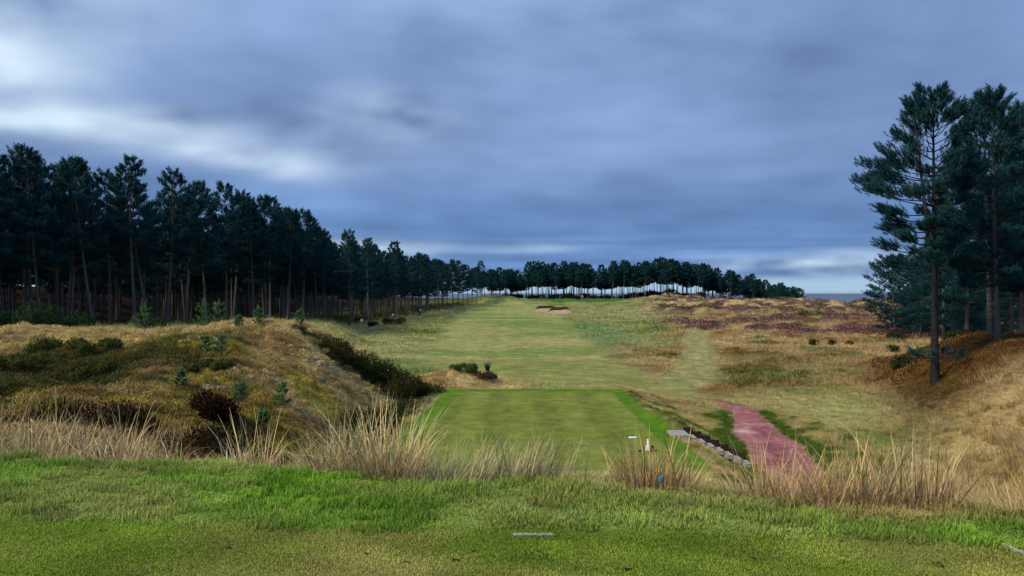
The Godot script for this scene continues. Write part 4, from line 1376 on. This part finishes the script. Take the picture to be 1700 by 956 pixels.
func build_marram() -> void:
	var straw := Vector3(0.50, 0.405, 0.205)
	var pale := Vector3(0.60, 0.52, 0.30)
	var gold := Vector3(0.40, 0.28, 0.075)
	var green := Vector3(0.24, 0.27, 0.085)
	var grey := Vector3(0.36, 0.33, 0.21)
	var foot := Vector3(0.13, 0.090, 0.050)
	var red := Vector3(0.30, 0.185, 0.10)
	# kinds: mesh pools
	var kinds := {
		"straw": [tussock_mesh(701, 90, 0.20, 0.35, 0.80, 0.45, 0.2, foot * 1.6, straw, pale), tussock_mesh(702, 70, 0.18, 0.35, 0.90, 0.5, 0.3, foot * 1.6, straw, green)],
		"sparse": [tussock_mesh(703, 26, 0.14, 0.30, 0.75, 0.55, 0.2, green, pale, green), tussock_mesh(704, 20, 0.12, 0.3, 0.80, 0.7, 0.3, foot * 2.0, pale, straw)],
		"grey": [tussock_mesh(705, 120, 0.22, 0.30, 0.62, 0.5, 0.75, foot * 1.4, grey, pale), tussock_mesh(706, 120, 0.22, 0.28, 0.66, 0.45, 0.7, green * 0.5, grey, green)],
		"gold": [tussock_mesh(707, 150, 0.22, 0.35, 0.72, 0.5, 0.15, red * 0.8, gold, straw), tussock_mesh(708, 120, 0.2, 0.3, 0.62, 0.6, 0.15, gold * 0.5, gold, straw)],
		"brown": [tussock_mesh(709, 150, 0.24, 0.25, 0.62, 0.55, 0.2, red * 0.45, red, straw), tussock_mesh(710, 120, 0.24, 0.3, 0.70, 0.5, 0.2, red * 0.5, gold, straw)],
	}
	kinds["thatch"] = [tussock_mesh(711, 60, 0.26, 0.12, 0.34, 1.2, 0.3, foot * 1.8, pale, straw), tussock_mesh(712, 50, 0.24, 0.10, 0.30, 1.3, 0.3, foot * 1.6, straw, pale)]
	rng.seed = 720
	# stuff: along the brow, its kind changing from left to right
	var xf := {}
	var cs := {}
	for k in kinds:
		xf[k] = [[], []]
		cs[k] = [[], []]
	var put := func(kind: String, x: float, d: float, s: float) -> void:
		var w := rng.randi() % 2
		xf[kind][w].push_back(Transform3D(Basis(Vector3.UP, rng.randf_range(-0.6, 0.6) if kind == "grey" else rng.randf() * TAU) * Basis.from_scale(Vector3(s, s * rng.randf_range(0.9, 1.25), s)), Vector3(x, height(x, d) - 0.01, -d)))
		var m := rng.randf_range(0.8, 1.2)
		cs[kind][w].push_back(Color(m, m, m))
	for k in 600:
		var x := rng.randf_range(-7.0, 6.0)
		var e := 0.08 + 1.5 * pow(rng.randf(), 1.3)
		var d := edge_of_tee(x) + e
		if s_gap(x, d) > rng.randf(): continue
		var s := x / d
		var kind := "straw"
		var size := 0.8
		if s < -0.24:
			kind = "straw" if rng.randf() < 0.5 else "sparse"
			size = 0.95
			if rng.randf() < 0.45: continue
		elif s < -0.13:
			kind = "straw"
			size = 1.32
		elif s < 0.06:
			kind = "grey"
			size = 1.2
		elif s < 0.16:
			kind = "sparse"
			size = 1.25
			if rng.randf() < 0.5: continue
		elif s < 0.31:
			kind = "gold"
			size = 1.2
			if s > 0.25 and rng.randf() < 0.6: continue
		else:
			kind = "brown" if rng.randf() < 0.75 else "straw"
			size = 1.15
		put.call(kind, x, d, size * rng.randf_range(0.7, 1.15))
	for k in 260:
		var x := rng.randf_range(-7.0, 6.0)
		var d := edge_of_tee(x) + rng.randf_range(-0.02, 0.45)
		if 0.7 * s_gap(x, d) > rng.randf(): continue
		put.call("thatch", x, d, rng.randf_range(0.6, 1.1))
	for k in 150:
		var d := rng.randf_range(6.2, 8.6)
		var x := d * rng.randf_range(0.315, 0.52)
		if d > edge_of_tee(x) + 0.1: put.call("brown" if rng.randf() < 0.7 else "straw", x, d, rng.randf_range(0.8, 1.25))
	# the right-hand slope and the foot of the left mound
	for k in 3600:
		var d := 6.5 * pow(34.0 / 6.5, rng.randf())
		var x := rng.randf_range(1.8, 6.0) + d * rng.randf_range(0.12, 0.72)
		var e := d - edge_of_tee(x)
		if e < 0.2 or x < 1.5 + 0.36 * d - 1.6 * rng.randf(): continue
		if d > 14.0 and near_line(path_points, path_widths, Vector2(x, d)) < 0.9: continue
		if d > 22.0 and rng.randf() < 0.55 + 0.04 * (d - 22.0): continue
		put.call("brown" if rng.randf() < 0.3 else "straw" if rng.randf() < 0.75 else "gold", x, d, rng.randf_range(0.55, 1.0))
	for k in 45:
		var d := rng.randf_range(8.5, 13.5)
		var x := -d * rng.randf_range(0.10, 0.80)
		put.call("straw" if rng.randf() < 0.5 else "brown", x, d, rng.randf_range(0.4, 0.8))
	for k in 90:   # pale grass on the crest of the mound
		var d := rng.randf_range(27.5, 33.0)
		var x := -d * rng.randf_range(0.24, 0.75)
		put.call("straw", x, d, rng.randf_range(0.35, 0.75))
	var words := {"straw": "straw coloured marram grass along the brow and on the right slope", "sparse": "thin pale marram stems along the brow of the tee", "grey": "grey green marram leaning right along the middle of the brow", "gold": "golden marram along the brow right of the middle", "thatch": "pale dead thatch lying tangled along the brow of the tee", "brown": "reddish brown marram thatch along the brow at right"}
	for k in kinds:
		for w in 2:
			multimesh("marram_grass", kinds[k][w], mats.blade, xf[k][w], cs[k][w], words[k], "grass")
	# single big tussocks that stand out
	var big := [[-5.0, 8.2, 160, 0.30, 0.95, straw, pale, "wide straw tussock at the left end of the brow"], [-2.55, 8.0, 200, 0.34, 1.15, straw, pale, "tall straw tussock on the brow before the left mound's foot"], [-1.75, 7.8, 220, 0.34, 1.20, straw, green, "tallest pale tussock on the brow, left of the forward tee"], [-1.1, 7.5, 200, 0.30, 1.0, grey, pale, "dense grey green tussock at the forward tee's lower left corner"], [0.62, 6.6, 70, 0.16, 0.78, pale, green, "thin pale green tussock in the middle before the forward tee"], [1.38, 6.55, 260, 0.26, 0.72, gold, straw, "round golden tussock before the white steps"], [2.35, 6.5, 220, 0.34, 0.72, gold, straw, "spreading brown tussock before the pink path"], [2.72, 6.75, 260, 0.36, 0.9, straw, gold, "dense tussock hiding the near end of the pink path"], [3.1, 6.3, 220, 0.36, 0.74, straw, gold, "tall straw tussock right of the pink path"], [4.15, 6.0, 200, 0.36, 0.66, pale, straw, "pale bleached tussock at the photo's right edge"]]
	for k in big.size():
		var q: Array = big[k]
		var o := piece("grass_tussock", tussock_mesh(730 + k, q[2], q[3], q[4] * 0.45, q[4] * 0.86, 0.45, 0.25, foot * 1.5, q[5], q[6]), mats.blade, null, Vector3(q[0], height(q[0], q[1]) - 0.02, -q[1]))
		tag(o, q[7], "grass tussock", "tussocks on the brow")
	# bare dark stalks
	rng.seed = 760
	var stalks := [[-0.62, 8.0, 1.05, "tall bare dark stalk rising before the forward tee"], [-1.0, 7.7, 0.7, "short bare stalk left of the tall one before the tee"], [-0.2, 7.6, 0.6, "short bare stalk right of the tall one before the tee"], [2.62, 6.9, 0.95, "leaning bare twig before the pink path"]]
	for q in stalks:
		var b := Buf.new()
		var lean := rng.randf_range(-0.12, 0.12) if q[2] < 0.9 or q[0] < 0 else -0.55
		var top := Vector3(lean, q[2], 0)
		tube(b, PackedVector3Array([Vector3(0, -0.05, 0), top * 0.4 + Vector3(0.02, 0, 0), top * 0.7, top]), PackedFloat32Array([0.006, 0.005, 0.004, 0.002]), 5, Vector3(0.05, 0.035, 0.03), Vector3(0.06, 0.04, 0.035))
		for k in 4:
			var p := top * (0.45 + 0.13 * k)
			tube(b, PackedVector3Array([p, p + Vector3(rng.randf_range(-0.12, 0.12), 0.10, rng.randf_range(-0.05, 0.05))]), PackedFloat32Array([0.003, 0.001]), 3, Vector3(0.05, 0.035, 0.03), Vector3(0.05, 0.035, 0.03))
		tag(piece("bare_stalk", b.mesh(), mats.bark, null, Vector3(q[0], height(q[0], q[1]), -q[1])), q[3], "stalk", "bare stalks on the brow")


# ------------------------------------------------------------------ things people left on the course
func chamfered(size: Vector3, c: float) -> ArrayMesh:
	var st := SurfaceTool.new()
	st.begin(Mesh.PRIMITIVE_TRIANGLES)
	var h := size * 0.5
	var rings := [[-h.y, c], [-h.y + c, 0.0], [h.y - c, 0.0], [h.y, c]]
	var loops := []
	for r in rings:
		var x: float = h.x - r[1]
		var z: float = h.z - r[1]
		loops.push_back([Vector3(-x, r[0], -z + c), Vector3(-x + c, r[0], -z), Vector3(x - c, r[0], -z), Vector3(x, r[0], -z + c), Vector3(x, r[0], z - c), Vector3(x - c, r[0], z), Vector3(-x + c, r[0], z), Vector3(-x, r[0], z - c)])
	st.set_smooth_group(-1)
	for r in 3:
		for k in 8:
			var a: Vector3 = loops[r][k]
			var b: Vector3 = loops[r][(k + 1) % 8]
			var d: Vector3 = loops[r + 1][k]
			var e: Vector3 = loops[r + 1][(k + 1) % 8]
			for p in [a, d, b, b, d, e]:
				st.add_vertex(p)
	for r in [0, 3]:
		for k in range(1, 7):
			var t: Array = [loops[r][0], loops[r][k], loops[r][k + 1]] if r == 3 else [loops[r][0], loops[r][k + 1], loops[r][k]]
			for p in t:
				st.add_vertex(p)
	st.generate_normals()
	return st.commit()


func lathe(profile: PackedVector2Array, sides := 12) -> ArrayMesh:
	var pts := PackedVector3Array()
	var b := Buf.new()
	for p in profile.size():
		for s in sides:
			var a := TAU * s / sides
			b.v.push_back(Vector3(cos(a) * profile[p].x, profile[p].y, sin(a) * profile[p].x))
			var t := profile[mini(p + 1, profile.size() - 1)] - profile[maxi(p - 1, 0)]
			b.n.push_back(Vector3(cos(a) * t.y, -t.x, sin(a) * t.y).normalized())
			b.c.push_back(Color.WHITE)
	for p in profile.size() - 1:
		for s in sides:
			var q := p * sides + s
			var q2 := p * sides + (s + 1) % sides
			b.i.append_array(PackedInt32Array([q, q2, q + sides, q2, q2 + sides, q + sides]))
	return b.mesh()


func paint_line(called: String, a: Vector2, b: Vector2, width: float, label: String, group: String) -> void:
	# a ragged sprayed line: a thin sheet just above the turf and whitened blades standing in it
	rng.seed = called.hash() + int(a.x * 100)
	var m := Buf.new()
	var n := 26
	var dirv := (b - a).normalized()
	var side := Vector2(-dirv.y, dirv.x)
	for k in n + 1:
		var p := a.lerp(b, float(k) / n)
		for s in [-1.0, 1.0]:
			var q: Vector2 = p + side * s * width * 0.5 * rng.randf_range(0.7, 1.15)
			m.v.push_back(Vector3(q.x, height(q.x, q.y) + 0.006, -q.y))
			m.n.push_back(Vector3.UP)
			m.c.push_back(Color(0.36, 0.40, 0.28))
	for k in n:
		var q := k * 2
		m.i.append_array(PackedInt32Array([q, q + 1, q + 2, q + 1, q + 3, q + 2]))
	for k in int((b - a).length() * 4500):
		var p := a.lerp(b, rng.randf()) + side * width * rng.randf_range(-0.5, 0.5)
		var c := Vector3(0.52, 0.56, 0.44) * rng.randf_range(0.6, 1.1)
		blade(m, Vector3(p.x, height(p.x, p.y), -p.y), rng.randf() * TAU, rng.randf_range(0.1, 0.7), 0.6, rng.randf_range(0.015, 0.028), 0.003, col(c, 0.8), col(c), 2)
	tag(piece(called, m.mesh(), mats.blade), label, "paint line", group)


func build_furniture() -> void:
	# steps from the forward tee down to the path
	var st := thing("garden_steps", Vector3(5.15, -2.8, -23.45))
	tag(st, "flight of white concrete steps going down from the forward tee to the pink path", "steps")
	piece("landing", chamfered(Vector3(0.56, 0.16, 0.85), 0.015), mats.concrete, st, Vector3(0.05, -0.03, -0.06))
	for k in 7:
		piece("step", chamfered(Vector3(0.30, 0.15, 0.50), 0.015), mats.concrete, st, Vector3(0.47 + 0.285 * k, -0.03 - 0.135 * (k + 1), -0.24))
		piece("sleeper", chamfered(Vector3(0.28, 0.46, 0.09), 0.01), mats.timber, st, Vector3(0.47 + 0.285 * k, 0.03 - 0.135 * (k + 1), -0.56))
	# white tee marker with a black pot beside it on the forward tee
	var tm := thing("tee_post", Vector3(3.78, height(3.78, 20.9), -20.9))
	tag(tm, "small white post with a black pot at its foot on the forward tee", "marker post")
	piece("post", chamfered(Vector3(0.055, 0.36, 0.04), 0.008), mats.white_paint, tm, Vector3(0, 0.16, 0))
	piece("plate", chamfered(Vector3(0.12, 0.14, 0.03), 0.008), mats.white_paint, tm, Vector3(-0.01, 0.09, 0.03))
	piece("pot", lathe(PackedVector2Array([Vector2(0.0, -0.03), Vector2(0.055, -0.03), Vector2(0.07, 0.14), Vector2(0.062, 0.14), Vector2(0.052, 0.02), Vector2(0.0, 0.02)])), mats.black_plastic, tm, Vector3(0.10, 0.02, 0.03))
	var stick := Buf.new()
	tube(stick, PackedVector3Array([Vector3(-0.09, 0.02, 0.10), Vector3(0.0, 0.025, 0.0), Vector3(0.09, 0.02, -0.10)]), PackedFloat32Array([0.014, 0.015, 0.014]), 6, Vector3(0.03, 0.03, 0.03), Vector3(0.03, 0.03, 0.03))
	tag(piece("stick", stick.mesh(), mats.bark, null, Vector3(3.58, -2.79, -20.9)), "short dark stick lying left of the white post on the tee", "stick")
	# flat white bar with a dark edge near the tee's right side
	var bar := thing("tee_bar", Vector3(3.68, height(3.68, 22.9), -22.9))
	tag(bar, "flat white bar with a dark back edge lying on the tee before the steps", "tee marker")
	piece("bar", chamfered(Vector3(0.26, 0.05, 0.05), 0.008), mats.white_paint, bar, Vector3(0, 0.02, 0))
	piece("back_edge", chamfered(Vector3(0.27, 0.04, 0.05), 0.008), mats.black_plastic, bar, Vector3(-0.01, 0.045, -0.06))
	# blue topped peg at the brow
	var px := 1.24
	var pd := edge_of_tee(px) + 0.02
	var peg := thing("peg", Vector3(px, height(px, pd), -pd))
	tag(peg, "small wooden peg with a bright blue top at the foot of the golden tussock", "peg")
	piece("stake", chamfered(Vector3(0.012, 0.12, 0.012), 0.002), mats.pale_wood, peg, Vector3(0, 0.05, 0))
	piece("top", chamfered(Vector3(0.034, 0.055, 0.026), 0.008), mats.blue_plastic, peg, Vector3(0.002, 0.125, 0))
	# sprayed lines on the raised tee
	paint_line("paint_line", Vector2(0.01, 4.95), Vector2(0.275, 4.95), 0.022, "short white sprayed line in the middle of the raised tee", "sprayed lines on the raised tee")
	paint_line("paint_line", Vector2(3.12, 4.78), Vector2(3.16, 4.42), 0.022, "short slanting white sprayed line at the photo's right edge", "sprayed lines on the raised tee")
	# pale flecks of leaf on the forward tee
	rng.seed = 790
	var fk := Buf.new()
	for k in 75:
		var x := rng.randf_range(-2.4, 4.3)
		var d := rng.randf_range(20.0, 33.5)
		var c := mix(Vector3(0.45, 0.40, 0.22), Vector3(0.7, 0.68, 0.5), rng.randf())
		blade(fk, Vector3(x, height(x, d) + 0.012, -d), rng.randf() * TAU, 1.45, 0.3, rng.randf_range(0.03, 0.07), 0.035, col(c), col(c), 2)
	tag(piece("leaf_litter", fk.mesh(), mats.blade), "pale flecks of fallen leaf scattered over the forward tee", "leaves", "", "stuff")
	# dark divots
	rng.seed = 800
	var dv := Buf.new()
	for k in 13:
		var x := rng.randf_range(-2.6, 3.4)
		var d := rng.randf_range(4.25, 5.0)
		if k < 4:
			x = [1.46, -2.75, -0.62, -0.35][k]
			d = [4.52, 5.05, 4.45, 4.5][k]
		for j in 5 + rng.randi() % 5:
			var a := rng.randf() * TAU
			var q := Vector2(x, d) + Vector2(cos(a), sin(a)) * 0.022 * rng.randf()
			blade(dv, Vector3(q.x, height(q.x, q.y) + 0.004, -q.y), a, 1.0, 0.5, 0.024, 0.012, col(Vector3(0.010, 0.012, 0.006)), col(Vector3(0.016, 0.015, 0.008)), 2)
	tag(piece("divot_soil", dv.mesh(), mats.blade), "dark crumbs of soil scattered on the mown tee", "soil", "", "stuff")
	# posts with white discs at the wood's edge
	for q in [[-24.4, 122.0, "left of the three white disc posts at the edge of the left wood"], [-25.0, 158.0, "middle of the three white disc posts at the edge of the left wood"], [-22.9, 188.0, "right of the three white disc posts at the edge of the left wood"]]:
		var o := thing("disc_post", Vector3(q[0], height(q[0], q[1]), -q[1]))
		tag(o, q[2], "marker post", "white disc posts by the left wood")
		piece("post", chamfered(Vector3(0.14, 1.5, 0.12), 0.015), mats.timber, o, Vector3(0, 0.6, 0))
		var disc := piece("disc", lathe(PackedVector2Array([Vector2(0, -0.03), Vector2(0.23, -0.03), Vector2(0.25, -0.01), Vector2(0.25, 0.02), Vector2(0.23, 0.04), Vector2(0, 0.04)]), 20), mats.white_paint, o, Vector3(0, 1.4, 0.1))
		disc.rotation.x = PI / 2
	# flag on the far green
	var fx := 30.0
	var fd := 322.0
	var fl := thing("flagstick", Vector3(fx, height(fx, fd), -fd))
	tag(fl, "flagstick with a small white flag on the far green", "golf flag")
	piece("stick", lathe(PackedVector2Array([Vector2(0.02, -0.1), Vector2(0.018, 2.2), Vector2(0.0, 2.22)]), 8), mats.white_paint, fl)
	var cloth := Buf.new()
	for k in 7:
		var f := k / 6.0
		for y in [0.0, 0.36]:
			cloth.v.push_back(Vector3(0.02 + 0.5 * f, 1.8 + y - 0.04 * f, 0.05 * sin(f * 6.0)))
			cloth.n.push_back(Vector3(0, 0, 1))
			cloth.c.push_back(Color(0.8, 0.8, 0.8))
	for k in 6:
		cloth.i.append_array(PackedInt32Array([k * 2, k * 2 + 1, k * 2 + 2, k * 2 + 1, k * 2 + 3, k * 2 + 2]))
	piece("flag", cloth.mesh(), mats.blade, fl)
